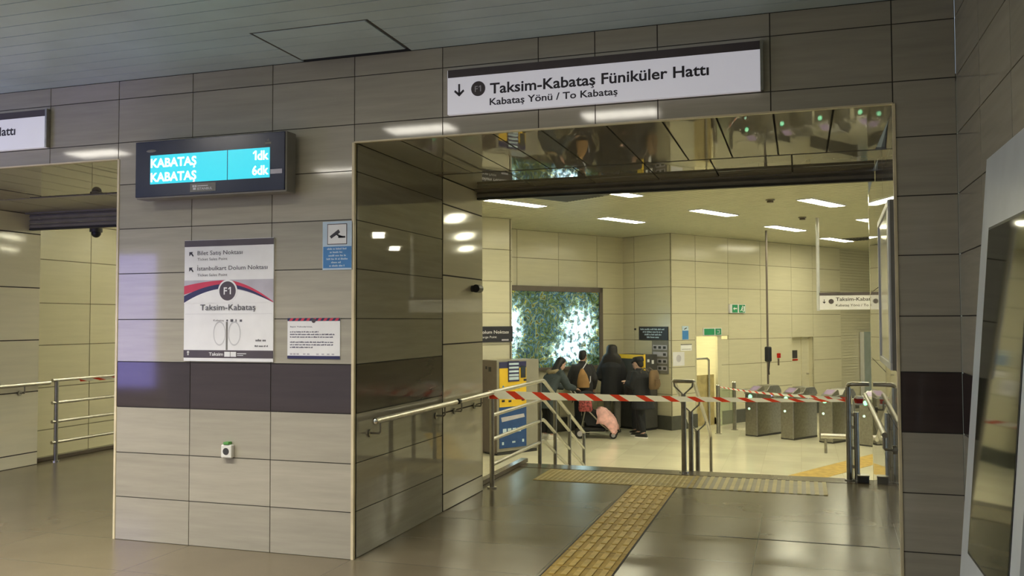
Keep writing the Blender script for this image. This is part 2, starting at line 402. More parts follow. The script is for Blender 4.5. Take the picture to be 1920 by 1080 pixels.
def put_text(mb, s, x, z, cap, w=None, y=-0.002, align='L', bold=0.0, mi=0, rot=0.0):
    """add a line of lettering to a mesh builder; x,z = start of the baseline, cap = capital height"""
    plain = s.replace('ş', 's').replace('Ş', 'S').replace('İ', 'I')
    me = text_mesh(plain, bold)
    vs = [v.co.copy() for v in me.vertices]
    if not vs: return
    def span(q):
        m2 = text_mesh(q, bold); xs = [v.co.x for v in m2.vertices]; bpy.data.meshes.remove(m2)
        return min(xs), max(xs)
    marks = []
    for i, ch in enumerate(s):
        if ch in 'şŞİ':
            a, b = span(plain[:i + 1]); c, d = span(plain[i]); marks.append((ch, b - (d - c) / 2))
    x0 = min(v.x for v in vs); x1 = max(v.x for v in vs)
    k = cap / 0.729
    kx = (w / (x1 - x0)) if w else k
    W = (x1 - x0) * kx
    ox = x if align == 'L' else (x - W if align == 'R' else x - W / 2)
    mb.add([(ox + (v.x - x0) * kx, y, z + v.y * k) for v in vs], [list(p.vertices) for p in me.polygons], mi)
    for ch, cx in marks:
        X = ox + (cx - x0) * kx
        if ch == 'İ':
            mb.add([(X + a * 0.06 * kx, y, z + k * b) for a, b in ((-1, 0.80), (1, 0.80), (1, 0.92), (-1, 0.92))], [(0, 1, 2, 3)], mi)
        else:
            q = [(-0.035, -0.01), (0.035, -0.01), (0.028, -0.055), (0.085, -0.10), (0.085, -0.165), (0.02, -0.205), (-0.09, -0.195), (-0.085, -0.145), (0.0, -0.155), (0.022, -0.13), (-0.03, -0.095)]
            mb.add([(X + a * kx, y, z + b * k) for a, b in q], [list(range(len(q)))], mi)
    bpy.data.meshes.remove(me)

def put_greek(mb, x, z, w, h, y, align='L', mi=0, seed=1):
    """a line of print too small to read: word-length runs of short strokes"""
    rnd = random.Random(seed * 13 + int(w * 1000)); ox = x if align == 'L' else x - w / 2; p = 0.0
    while p < w - h:
        k = min(rnd.randint(2, 7), max(1, int((w - p) / (h * 0.62))))
        for i in range(k):
            q = p + i * h * 0.62; t = h * (1.0 if rnd.random() < 0.3 else 0.72)
            mb.box(ox + q, ox + q + h * 0.46, y, y + 0.0005, z, z + t, mi)
        p += k * h * 0.62 + h * 0.5
def put_one(mb, x, z, cap, y, mi=0):
    """a numeral one with its flag"""
    b = cap * 0.19
    mb.add([(x, y, z), (x + b, y, z), (x + b, y, z + cap), (x, y, z + cap)], [(0, 1, 2, 3)], mi)
    mb.add([(x, y, z + cap), (x, y, z + cap * 0.80), (x - cap * 0.24, y, z + cap * 0.64), (x - cap * 0.24, y, z + cap * 0.80)], [(0, 1, 2, 3)], mi)
def tile_rects(mb, rects, t=0.02, gap=0.006, depth=0.006, backmi=2):
    """slabs with open joints in the local x-z plane, face at y = 0, a dark bed behind"""
    g = gap / 2 if backmi == 2 else gap
    for (x0, x1, z0, z1, mi) in rects:
        mb.box(x0 + g, x1 - g, 0, t, z0 + g, z1 - g, mi)
        mb.box(x0, x1, depth, t + 0.02, z0, z1, backmi)
    return mb
def grid(xs, zs, mi=0):
    return [(xs[i], xs[i + 1], zs[j], zs[j + 1], mi) for i in range(len(xs) - 1) for j in range(len(zs) - 1)]

# ------------------------------------------------------------------ the concourse shell
ROWS = [0.0, 0.305, 0.62, 0.945, 1.268, 1.57, 1.90, 2.224, 2.547, 2.855, 3.175, ZC]
def rows_with_band(xs, zs):
    out = []
    for j in range(len(zs) - 1):
        mi = 1 if abs(zs[j] - 0.945) < 0.01 else 0
        out += [(xs[i], xs[i + 1], zs[j], zs[j + 1], mi) for i in range(len(xs) - 1)]
    return out
LX = [-12.4, -11.76, -11.13, -10.5, -9.87, -9.24, -8.6, -7.97, -7.33, -6.69, -6.05, -5.33, LXR, -4.06, -3.41, XL, -2.156, -1.517, -1.159, -0.78, -0.137, XR, XS]
mb = MB()
rc = rows_with_band([-12.4, -11.76, -11.13, -10.5, -9.87, -9.24, -8.6, LXL], ROWS[:10])
rc += rows_with_band([LXR, -4.06, -3.41, XL], ROWS[:10])
rc += rows_with_band([XR, XS], ROWS[:10])
rc += grid([LXL, -7.33, -6.69, -6.05, -5.33, LXR], [ZO, 2.855]) + grid([XL, -2.156, -1.517, -1.159, -0.78, -0.137, XR], [ZO, 2.855])
rc += grid(LX, ROWS[9:])
tile_rects(mb, rc)
struct(mb.build('wall_front', [M_TILE, M_BAND, M_GROUT], loc=(0, YW, 0)))
mb = MB(); mb.box(-4.2, XS + 0.1, -3.1, -3.0, 0, ZC + 0.2)  # unseen wall stretch behind the camera, added to block ambient light on the right
struct(mb.build('wall_light_blocker', M_TILE))
# side wall, seen at a slant on the right
mb = MB()
tile_rects(mb, rows_with_band([0, 0.64, 1.28, 1.92, 2.56, 3.2, 3.84, 4.48, 5.12, 5.76, 6.4, 7.0], ROWS))
struct(mb.build('wall_right', [M_TILE, M_BAND, M_GROUT], loc=(XS, YW, 0), rotz=-PI / 2))
# reveals of the two openings: grey polished slabs with the band, then plain cream panels
REV = 1.50
def reveal_left(x, name):
    mb = MB()
    tile_rects(mb, rows_with_band([0, REV], ROWS[:9] + [ZO]))
    o = struct(mb.build(name, [M_TILED, M_BAND, M_GROUT], loc=(x, YW + 0.02, 0), rotz=PI / 2))
    mb = MB()
    tile_rects(mb, grid([REV + 0.01, 2.47], [0, 0.14, 0.80, 1.36, 1.93, 2.52, ZO]), backmi=1)
    struct(mb.build(name + '_inner', [M_CREAMP, M_GROUT], loc=(x + 0.004, YW + 0.02, 0), rotz=PI / 2))
reveal_left(XL, 'wall_opening_left')
reveal_left(LXL, 'wall_side_opening_left')
# right reveal opens slightly outward
SPL = math.atan(0.036)
mb = MB()
tile_rects(mb, rows_with_band([-1.22, 0], ROWS[:9] + [ZO]) + [(-2.45, -1.235, 0, 0.6, 0), (-2.45, -1.235, 0.6, 1.2, 0), (-2.45, -1.235, 1.2, 1.8, 0), (-2.45, -1.235, 1.8, ZO, 0), (-3.75, -2.45, 0, 0.6, 0), (-3.75, -2.45, 0.6, 1.2, 0), (-3.75, -2.45, 1.2, 1.8, 0), (-3.75, -2.45, 1.8, ZO, 0)])
struct(mb.build('wall_opening_right', [M_TILED, M_TILED, M_GROUT], loc=(XR, YW + 0.005, 0), rotz=-PI / 2 - SPL))
# left opening's far jamb (the pillar's left cheek)
mb = MB()
tile_rects(mb, rows_with_band([-1.5, 0], ROWS[:9] + [ZO]) + grid([-2.47, -1.51], [0, 0.8, 1.36, 1.93, ZO]))
struct(mb.build('wall_side_opening_right', [M_TILED, M_BAND, M_GROUT], loc=(LXR, YW + 0.02, 0), rotz=-PI / 2))
# solid core of the pillar and of the lintels
mb = MB()
mb.box(LXR + 0.05, XL - 0.05, YW + 0.05, 7.72, 0, ZC)
mb.box(LXR + 0.01, XL - 0.006, 7.70, 7.74, ZH, ZHC, 1)
mb.box(-12.4, LXL - 0.05, YW + 0.05, 7.72, 0, ZC)
mb.box(-12.4, LXL - 0.006, 7.70, 7.74, ZH, ZHC, 1)
struct(mb.build('wall_core', [M_GROUT, M_CREAM]))
mb = MB()
for (a, b) in ((XL - 0.02, 0.62), (LXL - 0.02, LXR + 0.02)):
    mb.box(a, b, YW + 0.05, 7.74, ZO + 0.14, ZHC)
struct(mb.build('wall_lintel', [M_CREAM]))
# soffits (polished, mirror the hall)
def soffit(a, b, j1, j2, name):
    mb = MB(); g = 0.006
    for xs, y0, y1 in ((j1, YW + 0.01, 6.62), (j2, 6.66, 7.5)):
        xs = [a] + xs + [b + (0.05 if y0 > 6 and b > 0 else 0)]
        for i in range(len(xs) - 1):
            mb.box(xs[i] + g, xs[i + 1] - g, y0, y1, ZO, ZO + 0.02, 0 if (y0 < 6 or b > 0) else 2)
    mb.box(a, b, YW + 0.03, 7.55, ZO + 0.012, ZO + 0.05, 1)
    struct(mb.build(name, [M_SOFFIT, M_GROUT, M_SOFFITR]))
soffit(XL, XR + 0.02, [-2.47, -2.15, -1.83, -1.51, -1.10, -0.76, -0.445, -0.125, 0.2], [-2.2, -1.65, -1.10, -0.61, -0.035], 'ceiling_opening')
soffit(LXL, LXR, [-7.6, -7.28, -6.96, -6.64, -6.32, -6.0, -5.68, -5.36, -5.04], [-7.3, -6.7, -6.1, -5.4], 'ceiling_side_opening')
# pale corner trims
for i, (x0, x1) in enumerate(((XL - 0.016, XL + 0.004), (LXR - 0.004, LXR + 0.014), (XR - 0.004, XR + 0.012))):
    mb = MB(); mb.box(x0, x1, YW - 0.006, YW + 0.02, 0.0, ZO)
    struct(mb.build('trim_%d' % (i + 1), M_TRIM, bevel=0.002))
mb = MB(); mb.box(XL, XR, YW - 0.005, YW + 0.02, ZO - 0.004, ZO + 0.006)
struct(mb.build('trim_4', M_TRIM))
mb = MB(); mb.box(LXL, LXR, YW - 0.005, YW + 0.02, ZO - 0.004, ZO + 0.006)
struct(mb.build('trim_5', M_TRIM))

# ceiling of the concourse: long narrow slats parallel to the wall
mb = MB()
y = YW; k = 0
HX0, HX1, HY0, HY1 = -3.17, -2.37, 4.62, 5.19
LAMPS_F = [(-6.95, 3.03), (-5.12, 3.03), (-3.28, 3.03), (-1.43, 3.03), (-5.05, 1.25), (-6.95, 1.25), (-5.05, -0.6), (-3.2, -0.6)]
FRONT_W = [46, 50, 46, 7, 50, 46, 50, 16]
while y > -3.0:
    y0 = y - 0.148
    xs = [-12.4, XS]
    if HY0 - 0.02 < (y0 + y) / 2 < HY1 + 0.02:
        segs = [(-12.4, HX0 + 0.002), (HX1 - 0.002, XS)]
    else:
        segs = [(-12.4, XS)]
    cut = []
    for (lx, ly) in LAMPS_F:
        if y0 < ly + 0.16 and y > ly - 0.16: cut.append((lx - 0.33, lx + 0.33))
    for (a, b) in sorted(cut):
        segs = [s for (p, q) in segs for s in ((p, min(q, a)), (max(p, b), q)) if s[1] - s[0] > 0.01]
    for (a, b) in segs:
        mb.box(a, b, y0 + 0.004, y - 0.004, ZC, ZC + 0.02, 0)
    y = y0; k += 1
mb.box(-12.4, XS, -3.0, YW, ZC + 0.2, ZC + 0.24, 1)
mb.box(-12.4, XS, YW - 0.003, YW + 0.03, ZC + 0.001, ZC + 0.24, 1)
mb.box(HX0 - 0.05, HX1 + 0.05, HY0 - 0.15, YW - 0.002, ZC + 0.022, ZC + 0.04, 1)
struct(mb.build('ceiling', [M_SLAT, M_SLATGAP]))
t = thing('access_hatch', 'hinged access panel in the slatted ceiling above the pillar', 'ceiling hatch', ((HX0 + HX1) / 2, (HY0 + HY1) / 2, ZC))
mb = MB(); w, d = (HX1 - HX0) / 2, (HY1 - HY0) / 2
for i in range(4):
    mb.box(-w + 0.022, w - 0.022, -d + 0.01 + i * 0.142, -d + 0.01 + i * 0.142 + 0.137, -0.004, 0.014)
mb.build('panel', M_SLAT, t)
mb = MB()
mb.box(-w, -w + 0.016, -d, d, -0.001, 0.03); mb.box(w - 0.016, w, -d, d, -0.001, 0.03); mb.box(-w, w, -d - 0.004, -d + 0.006, -0.001, 0.03)
mb.build('frame', M_DKGREY, t)

# floor of the concourse, reaching through the openings to the stairs
mb = MB()
mb.box(-12.4, 1.2, -3.0, YW + 0.2, -0.2, 0)
mb.box(-2.88, 1.2, YW + 0.2, YE, -0.2, 0)
mb.box(-8.07, LXR, YW + 0.2, YE, -0.2, 0)
struct(mb.build('floor', M_FLOOR))
mb = MB()
for (a, b) in ((-2.86, 0.62), (-8.05, LXR)):
    mb.box(a, b, 9.08, YE + 0.01, -0.15, 0.003)
struct(mb.build('trim_6', M_NOSING))
mb = MB(); mb.box(-0.58, 0.50, 6.59, 6.605, -0.01, 0.0012)
struct(mb.build('trim_7', M_GROUT))
mb = MB()
for (a, b) in ((-2.88, 0.62), (-8.07, LXR)):
    mb.box(a, b, 7.74, YE, ZH, -0.2)
    for i in range(4):
        mb.box(a, b, YE + 0.31 * i, YE + 0.31 * (i + 1), ZH, -0.16 * (i + 1))
struct(mb.build('floor_stairs', M_NOSING))
# raised kerbs along the open left edges
for i, x in enumerate((-2.88, -8.07)):
    mb = MB(); mb.box(x - 0.06, x + 0.02, 7.76, 9.42, 0.0, 0.045)
    struct(mb.build('trim_%d' % (8 + i), M_NOSING, bevel=0.006))

# ------------------------------------------------------------------ the hall shell
mb = MB(); mb.box(-14, 16, 7.74, 28, ZH - 0.2, ZH)
struct(mb.build('floor_hall', M_HFLOOR))
HR = [ZH, -0.62, -0.04, 0.54, 1.12, 1.70, 2.28, 2.86, ZHC]
PV = 12.75              # pier and long wall
RVv = 14.1              # recess with the lightbox
# pier (left of the lightbox)
mb = MB()
tile_rects(mb, grid([7.4, 8.5, 9.4, 10.37], HR), backmi=1)
struct(mb.build('wall_hall_pier', [M_CREAM, M_GROUTC], loc=hp(0, PV), rotz=TU))
mb = MB()
tile_rects(mb, grid([0, 0.7, 1.36], HR), backmi=1)
struct(mb.build('wall_hall_pier_return', [M_CREAM, M_GROUTC], loc=hp(10.35, PV), rotz=TU + PI / 2))
# recess back wall
mb = MB()
tile_rects(mb, grid([10.3, 11.6, 12.75, 13.9, 14.95], HR), backmi=1)
struct(mb.build('wall_hall_recess', [M_CREAM, M_GROUTC], loc=hp(0, RVv), rotz=TU))
# return wall coming toward the viewer (faces -u)
mb = MB()
tile_rects(mb, grid([-1.46, -1.05, 0.0], HR), backmi=1)
o = struct(mb.build('wall_hall_return', [M_CREAM, M_GROUTC], loc=hp(14.72, 12.7), rotz=-HA))
# long wall with doorways
LV = 12.7
D1 = (15.56, 16.30, 1.20); D2 = (19.23, 20.17, 1.13)
us = [14.74, 15.56, 16.72, 17.95, 19.23, 20.17, 21.46]
mb = MB(); rc = []
for i in range(len(us) - 1):
    for j in range(len(HR) - 1):
        a, b, z0, z1 = us[i], us[i + 1], HR[j], HR[j + 1]
        if i == 1 and z0 < D1[2] - 0.05:
            if z1 > D1[2] + 0.1: rc.append((a, b, D1[2], z1, 0))
            elif z0 < 1.0 and z1 <= 1.13: rc.append((D1[1] + 0.12, b, z0, z1, 0))
            continue
        if i == 1 and abs(z0 - 1.12) < 0.01:
            rc.append((a, b, D1[2], z1, 0)); continue
        if i == 4 and z0 < 1.1: continue
        if i == 4 and abs(z0 - 1.12) < 0.01:
            rc.append((a, b, D2[2], z1, 0)); continue
        rc.append((a, b, z0, z1, 0))
tile_rects(mb, rc, backmi=1)
struct(mb.build('wall_hall_long', [M_CREAM, M_GROUTC], loc=hp(0, LV), rotz=TU))
# louvred stretch of the long wall
mb = MB(); mb.box(21.46, 26.0, 0.04, 0.06, ZH, ZHC, 1)
z = ZH
while z < ZHC - 0.02:
    mb.prism([(21.46, 0.012, z), (21.46, 0.030, z + 0.073), (21.46, 0.036, z + 0.073), (21.46, 0.020, z)], (4.5, 0, 0), 0); z += 0.075
struct(mb.build('wall_hall_louvre', [M_CREAM, M_GROUTC], loc=hp(0, LV), rotz=TU))
mb = MB()
mb.box(26.0, 26.06, 2.0, 13.0, ZH, ZHC, 0)
struct(mb.build('wall_hall_far', M_CREAM, rotz=TU))
mb = MB(); mb.box(0.66, 16.0, 9.28, 9.34, ZH, ZHC)
struct(mb.build('wall_hall_near', M_CREAM))
# left passage wall
mb = MB()
tile_rects(mb, grid([-1.5, -0.35, 0.78, 1.9, 3.05], [ZH, -0.35, 0.18, 0.72, 1.26, 1.80, 2.36, 2.86, ZHC]), backmi=1)
struct(mb.build('wall_passage_left', [M_CREAM, M_GROUTC], loc=(-9.2, 9.0, 0), rotz=PI / 2))
p0 = Vector((-9.2, 12.05, 0)); p1 = hp(7.4, PV)
mb = MB(); mb.add([p0 + Vector((0, 0, ZH)), p1 + Vector((0, 0, ZH)), p1 + Vector((0, 0, ZHC)), p0 + Vector((0, 0, ZHC))] + [q + Vector((-0.1, 0.3, zz)) for q, zz in ((p0, ZH), (p1, ZH), (p1, ZHC), (p0, ZHC))],
    [(0, 1, 2, 3), (7, 6, 5, 4), (0, 4, 5, 1), (1, 5, 6, 2), (2, 6, 7, 3), (3, 7, 4, 0)])
struct(mb.build('wall_passage_end', M_CREAM))
# hall ceiling, slats across
mb = MB()
LAMPS_H = [(8.95, 10.9, 1.2), (9.45, 9.13, 0.9), (12.05, 11.55, 1.15), (12.5, 9.77, 1.2), (12.8, 7.87, 1.2), (15.8, 10.54, 1.35), (19.0, 11.3, 1.3),
           (13.0, 6.0, 1.2), (16.1, 8.75, 1.3), (16.3, 6.9, 1.3), (9.6, 7.2, 1.2), (19.4, 9.5, 1.3), (19.7, 7.7, 1.3), (9.9, 5.4, 1.2), (5.9, 10.3, 1.2), (13.3, 4.1, 1.2), (4.83, 11.84, 1.2)]
u = 3.0
while u < 26:
    mb.box(u + 0.009, u + 0.141, 0.5, 14.6, ZHC, ZHC + 0.012, 0); u += 0.15
mb.box(2.5, 26.2, -2, 14.9, ZHC + 0.012, ZHC + 0.06, 1)
# keep clear of the concourse: drop everything on the street side of the lintel
keep = MB()
ci = struct(mb.build('ceiling_hall', [M_HSLAT, M_HGAP], rotz=TU))
bm = bmesh.new(); bm.from_mesh(ci.data)
inv = Matrix.Rotation(-TU, 4, 'Z')
bmesh.ops.bisect_plane(bm, geom=bm.verts[:] + bm.edges[:] + bm.faces[:], plane_co=inv @ Vector((0, 7.73, 0)), plane_no=inv.to_3x3() @ Vector((0, -1, 0)), clear_outer=True)
bm.to_mesh(ci.data); bm.free()
# baseboards
mb = MB(); mb.box(-1.42, 0.02, -0.03, 0.0, ZH, ZH + 0.30)
struct(mb.build('baseboard_return', M_PLINTH, loc=hp(14.72, 12.7), rotz=-HA))
mb = MB(); mb.box(14.70, D1[0], -0.03, 0, ZH, ZH + 0.30); mb.box(D1[1] + 0.15, D2[0], -0.03, 0, ZH, ZH + 0.30); mb.box(D2[1], 26, -0.03, 0, ZH, ZH + 0.30)
struct(mb.build('baseboard_long', M_PLINTH, loc=hp(0, LV), rotz=TU))
mb = MB(); mb.box(10.36, 14.6, -0.03, 0, ZH, ZH + 0.30)
struct(mb.build('baseboard_recess', M_PLINTH, loc=hp(0, RVv), rotz=TU))

# lit doorway: a small bright room behind an open door frame
t = thing('door_1', 'lit doorway with a pale half height glass gate in the cream wall', 'doorway', hp(D1[0], LV, ZH), TU)
t['kind'] = 'structure'
W1, H1 = D1[1] - D1[0], D1[2] - ZH
mb = MB()
mb.box(-0.03, 0.0, -0.01, 0.06, 0, H1); mb.box(W1, W1 + 0.14, -0.01, 0.05, 0, H1); mb.box(0, W1, -0.01, 0.05, H1, H1 + 0.02)
mb.build('frame', M_CREAM, t)
mb = MB()
mb.box(-0.5, W1 + 1.2, 2.2, 2.25, 0, 2.6); mb.box(-0.5, -0.46, 0.06, 2.2, 0, 2.6); mb.box(W1 + 1.2, W1 + 1.24, 0.06, 2.2, 0, 2.6); mb.box(-0.5, W1 + 1.2, 0.06, 2.2, 2.55, 2.6); mb.box(-0.5, W1 + 1.2, 0.1, 2.2, -0.02, 0.0)
mb.build('room', M_CREAM, t)
mb = MB(); mb.box(0.0, 0.9, 0.9, 1.2, 2.5, 2.54)
mb.build('room_lamp', M_ROOM, t)
mb = MB(); mb.box(0.0, W1, 0.10, 0.12, 0, 1.13)
mb.build('gate_panel', mat('tan_panel', (0.46, 0.37, 0.17), 0.3, var=0.1), t)
mb = MB(); mb.tube([(0.0, 0.07, 1.50), (W1 * 0.62, 0.07, 1.50), (W1 * 0.70, 0.07, 1.46), (W1 * 0.70, 0.07, 0.0)], 0.025, 8)
mb.build('gate_rail', M_STEEL, t, smooth=True)
# recessed service door
t = thing('door_2', 'recessed cream service door with a notice beside the louvred wall', 'door', hp(D2[0], LV, ZH), TU)
t['kind'] = 'structure'
W2, H2 = D2[1] - D2[0], D2[2] - ZH
mb = MB(); mb.box(-0.02, 0.0, 0, 0.16, 0, H2); mb.box(W2, W2 + 0.02, 0, 0.16, 0, H2); mb.box(0, W2, 0, 0.16, H2, H2 + 0.02); mb.box(W2 * 0.62, W2 * 0.62 + 0.03, 0.115, 0.14, 0, H2)
mb.build('frame', M_CREAM, t)
mb = MB(); mb.box(0.0, W2, 0.14, 0.18, 0, H2)
dl = mb.build('door_leaf', M_CREAM, t)
mb = MB(); mb.box(0.16, 0.42, 0.13, 0.139, 1.40, 1.60); mb.build('notice', M_DKGREY, dl)
mb = MB(); mb.box(0.14, 0.44, 0.13, 0.139, 1.34, 1.38); mb.build('notice_strip', M_TRED, dl)
mb = MB(); mb.cyl((W2 - 0.1, 0.14, 1.0), (W2 - 0.1, 0.08, 1.0), 0.02, 8); mb.box(W2 - 0.2, W2 - 0.09, 0.07, 0.09, 0.99, 1.01); mb.build('door_handle', M_STEEL, dl)

# ------------------------------------------------------------------ lamps
def hall_lamp(u, v, ln, label, proto=None):
    t = thing('ceiling_lamp', label, 'ceiling lamp', hp(u, v, ZHC), TU + R(6.5), 'hall ceiling lamps')
    w = 0.24
    mb = MB()
    mb.box(-ln / 2 - 0.015, ln / 2 + 0.015, -w / 2 - 0.015, -w / 2, -0.022, 0.0); mb.box(-ln / 2 - 0.015, ln / 2 + 0.015, w / 2, w / 2 + 0.015, -0.022, 0.0)
    mb.box(-ln / 2 - 0.015, -ln / 2, -w / 2, w / 2, -0.022, 0.0); mb.box(ln / 2, ln / 2 + 0.015, -w / 2, w / 2, -0.022, 0.0)
    mb.build('frame', M_WHITE, t)
    mb = MB(); mb.box(-ln / 2, ln / 2, -w / 2, w / 2, -0.018, -0.002)
    mb.build('diffuser', M_LAMPH, t)
HL = ['lit strip lamp in the hall ceiling, leftmost one, left of the ceiling vent', 'lit strip lamp in the hall ceiling just under the shutter beam, right of the vent',
      'lit strip lamp in the hall ceiling above the glowing picture', 'lit strip lamp near the middle of the hall ceiling, above the two exit signs',
      'big lit strip lamp in the hall ceiling, nearest the framed case on the right', 'lit strip lamp in the hall ceiling beside the hanging sign pole',
      'small far lit strip lamp in the hall ceiling behind the hanging sign pole', 'lit strip lamp in the hall ceiling half hidden by the right reveal']
for i, (u, v, ln) in enumerate(LAMPS_H):
    hall_lamp(u, v, ln, HL[i] if i < len(HL) else 'lit strip lamp in the part of the hall ceiling hidden behind the walls')
def front_lamp(x, y):
    t = thing('louvred_lamp', 'square louvred lamp recessed in the concourse ceiling, out of the frame overhead', 'ceiling lamp', (x, y, ZC), 0, 'concourse ceiling lamps')
    mb = MB()
    a, b = 0.33, 0.16
    mb.box(-a, a, -b, -b + 0.012, 0, 0.09); mb.box(-a, a, b - 0.012, b, 0, 0.09); mb.box(-a, -a + 0.012, -b, b, 0, 0.09); mb.box(a - 0.012, a, -b, b, 0, 0.09)
    mb.build('frame', M_WHITE, t)
    mb = MB(); mb.box(-a + 0.012, a - 0.012, -b + 0.012, b - 0.012, 0.004, 0.014); mb.build('diffuser', M_LAMPF, t)
    mb = MB()
    for i in range(1, 6): mb.box(-a + 0.11 * i - 0.003, -a + 0.11 * i + 0.003, -b + 0.012, b - 0.012, 0.0, 0.006)
    mb.build('louvre', M_LOUVER, t)
for (x, y), pw in zip(LAMPS_F, FRONT_W):
    front_lamp(x, y)
    ld = bpy.data.lights.new('lamp_light', 'AREA'); ld.shape = 'RECTANGLE'; ld.size = 0.6; ld.size_y = 0.28
    ld.energy = pw; ld.color = FRONT_COL; ld.spread = R(125)
    lo = bpy.data.objects.new('lamp_light', ld); C.objects.link(lo); lo.location = (x, y, ZC - 0.002)

# ------------------------------------------------------------------ signs and things on the front wall
def wallthing(name, label, cat, x, z, group=None): return thing(name, label, cat, (x, YW, z), 0, group)
SX0, SX1, SZ0, SZ1 = -2.108, -0.179, 2.861, 3.143
def line_sign(x0, label):
    t = wallthing('line_sign', label, 'sign', x0, SZ0)
    w, h = SX1 - SX0, SZ1 - SZ0
    mb = MB(); mb.box(0, w, -0.035, -0.002, 0, h); mb.build('panel', M_SIGN, t)
    mb = MB(); mb.box(0.004, w - 0.012, -0.038, -0.034, h - 0.048, h + 0.001); mb.build('top_strip', M_MAUVE, t)
    mb = MB(); mb.box(w - 0.012, w + 0.004, -0.042, 0, -0.002, h + 0.004); mb.build('end_cap', M_STEELD, t)
    mb = MB()
    put_text(mb, 'Taksim-Kabataş Füniküler Hattı', 0.286, 0.112, 0.068, 1.344, y=-0.0365, bold=0.020)
    mb.build('title_lettering', M_INK, t); mb = MB()
    put_text(mb, 'Kabataş Yönü / To Kabataş', 0.284, 0.040, 0.044, 0.81, y=-0.0365, bold=0.018)
    mb.build('subtitle_lettering', M_INK, t)
    mb = MB()
    mb.box(0.074, 0.086, -0.0375, -0.036, 0.125, 0.19)
    mb.prism([(0.046, -0.0375, 0.142), (0.052, -0.0375, 0.154), (0.080, -0.0375, 0.130), (0.108, -0.0375, 0.154), (0.114, -0.0375, 0.142), (0.080, -0.0375, 0.110)], (0, 0.0015, 0))
    mb.build('arrow', M_INK, t)
    mb = MB(); mb.disc((0.208, -0.0375, 0.150), 0.047, 28); cb = mb.build('line_badge', M_MAUVE, t)
    mb = MB(); put_text(mb, 'F', 0.186, 0.131, 0.038, 0.020, y=-0.0388, bold=0.01); put_one(mb, 0.221, 0.131, 0.038, -0.0388); mb.build('badge_lettering', M_GREYP, cb)
    return t
line_sign(SX0, 'long white overhead sign for the funicular line with a down arrow above the right opening')
line_sign(-5.33 - (SX1 - SX0), 'white overhead sign cut off by the left edge of the photo, ending in Hattı')

# arrivals display, hung off the pillar
DX0, DX1, DZ0, DZ1, DY0, DY1 = -4.405, -3.20, 2.408, 2.812, 5.085, 5.205
t = wallthing('arrivals_display', 'dark navy arrivals display with a glowing cyan screen high on the pillar', 'display', DX0, DZ0)
w, h = DX1 - DX0, DZ1 - DZ0; f0 = DY0 - YW; f1 = DY1 - YW
mb = MB(); mb.box(0.0, w, f0 + 0.008, f1, 0, h); mb.build('case', M_CASE, t, bevel=0.006)
mb = MB(); mb.box(-0.002, w - 0.012, f0, f0 + 0.012, 0.012, h - 0.004); mb.build('front_panel', M_DKBOX, t, bevel=0.003)
mb = MB(); mb.box(0.25, w - 0.1, f1, -0.001, 0.08, h - 0.06); mb.build('wall_bracket', M_DKGREY, t)
sx0, sx1, sz0, sz1 = 0.103 * w, 0.897 * w, 0.245 * h, 0.742 * h
mb = MB(); mb.box(sx0, sx1, f0 - 0.002, f0 + 0.002, sz0, sz1); sc_ = mb.build('screen', M_CYAN, t)
mb = MB(); mb.box(sx0 + (sx1 - sx0) * 0.655, sx0 + (sx1 - sx0) * 0.66, f0 - 0.003, f0, sz0, sz1); mb.build('divider', M_DKBOX, sc_)
mb = MB()
for k, s2 in ((0, '6dk'), (1, 'dk')):
    zz = sz0 + (0.018 if k == 0 else 0.117)
    put_text(mb, 'KABATAŞ', sx0 + 0.006, zz, 0.062, 0.375, y=f0 - 0.0035, bold=0.022)
    put_text(mb, s2, sx1 - 0.008, zz + (0.004 if k == 0 else 0.004), 0.062, 0.125 if k == 0 else 0.085, y=f0 - 0.0035, align='R', bold=0.022)
    if k == 1: put_one(mb, sx1 - 0.112, zz + 0.004, 0.062, f0 - 0.0035)
mb.build('lettering', M_LEDW, sc_)
mb = MB(); mb.box(0.455, 0.66, f0 - 0.002, f0 + 0.001, 0.030, 0.088); pl = mb.build('name_plate', M_CASE, t)
mb = MB()
mb.box(0.475, 0.490, f0 - 0.0035, f0 - 0.002, 0.062, 0.076); mb.box(0.494, 0.508, f0 - 0.0035, f0 - 0.002, 0.062, 0.076); mb.box(0.480, 0.503, f0 - 0.0035, f0 - 0.002, 0.044, 0.058)
mb.box(0.515, 0.60, f0 - 0.0035, f0 - 0.002, 0.066, 0.072)
put_text(mb, 'ISTANBUL', 0.515, 0.042, 0.017, 0.12, y=f0 - 0.0035, bold=0.02)
mb.build('plate_marks', M_WHITE, pl)
mb = MB(); mb.box(0.902 * w, 0.975 * w, f0 - 0.003, f0 + 0.001, 0.30 * h, 0.375 * h); mb.build('sticker', M_GREYP, t)
mb = MB(); mb.ball((0.13, f0 + 0.002, h - 0.072), (0.05, 0.004, 0.012), 14); mb.build('sensor_window', M_CASE, t, smooth=True)
mb = MB(); mb.box(0.868 * w, 0.905 * w, f0 - 0.002, f0 + 0.001, h - 0.082, h - 0.068); mb.prism([(0.878 * w, f0 - 0.002, h - 0.062), (0.895 * w, f0 - 0.002, h - 0.062), (0.8865 * w, f0 - 0.002, h - 0.045)], (0, 0.002, 0)); mb.build('logo_mark', M_CASE, t)

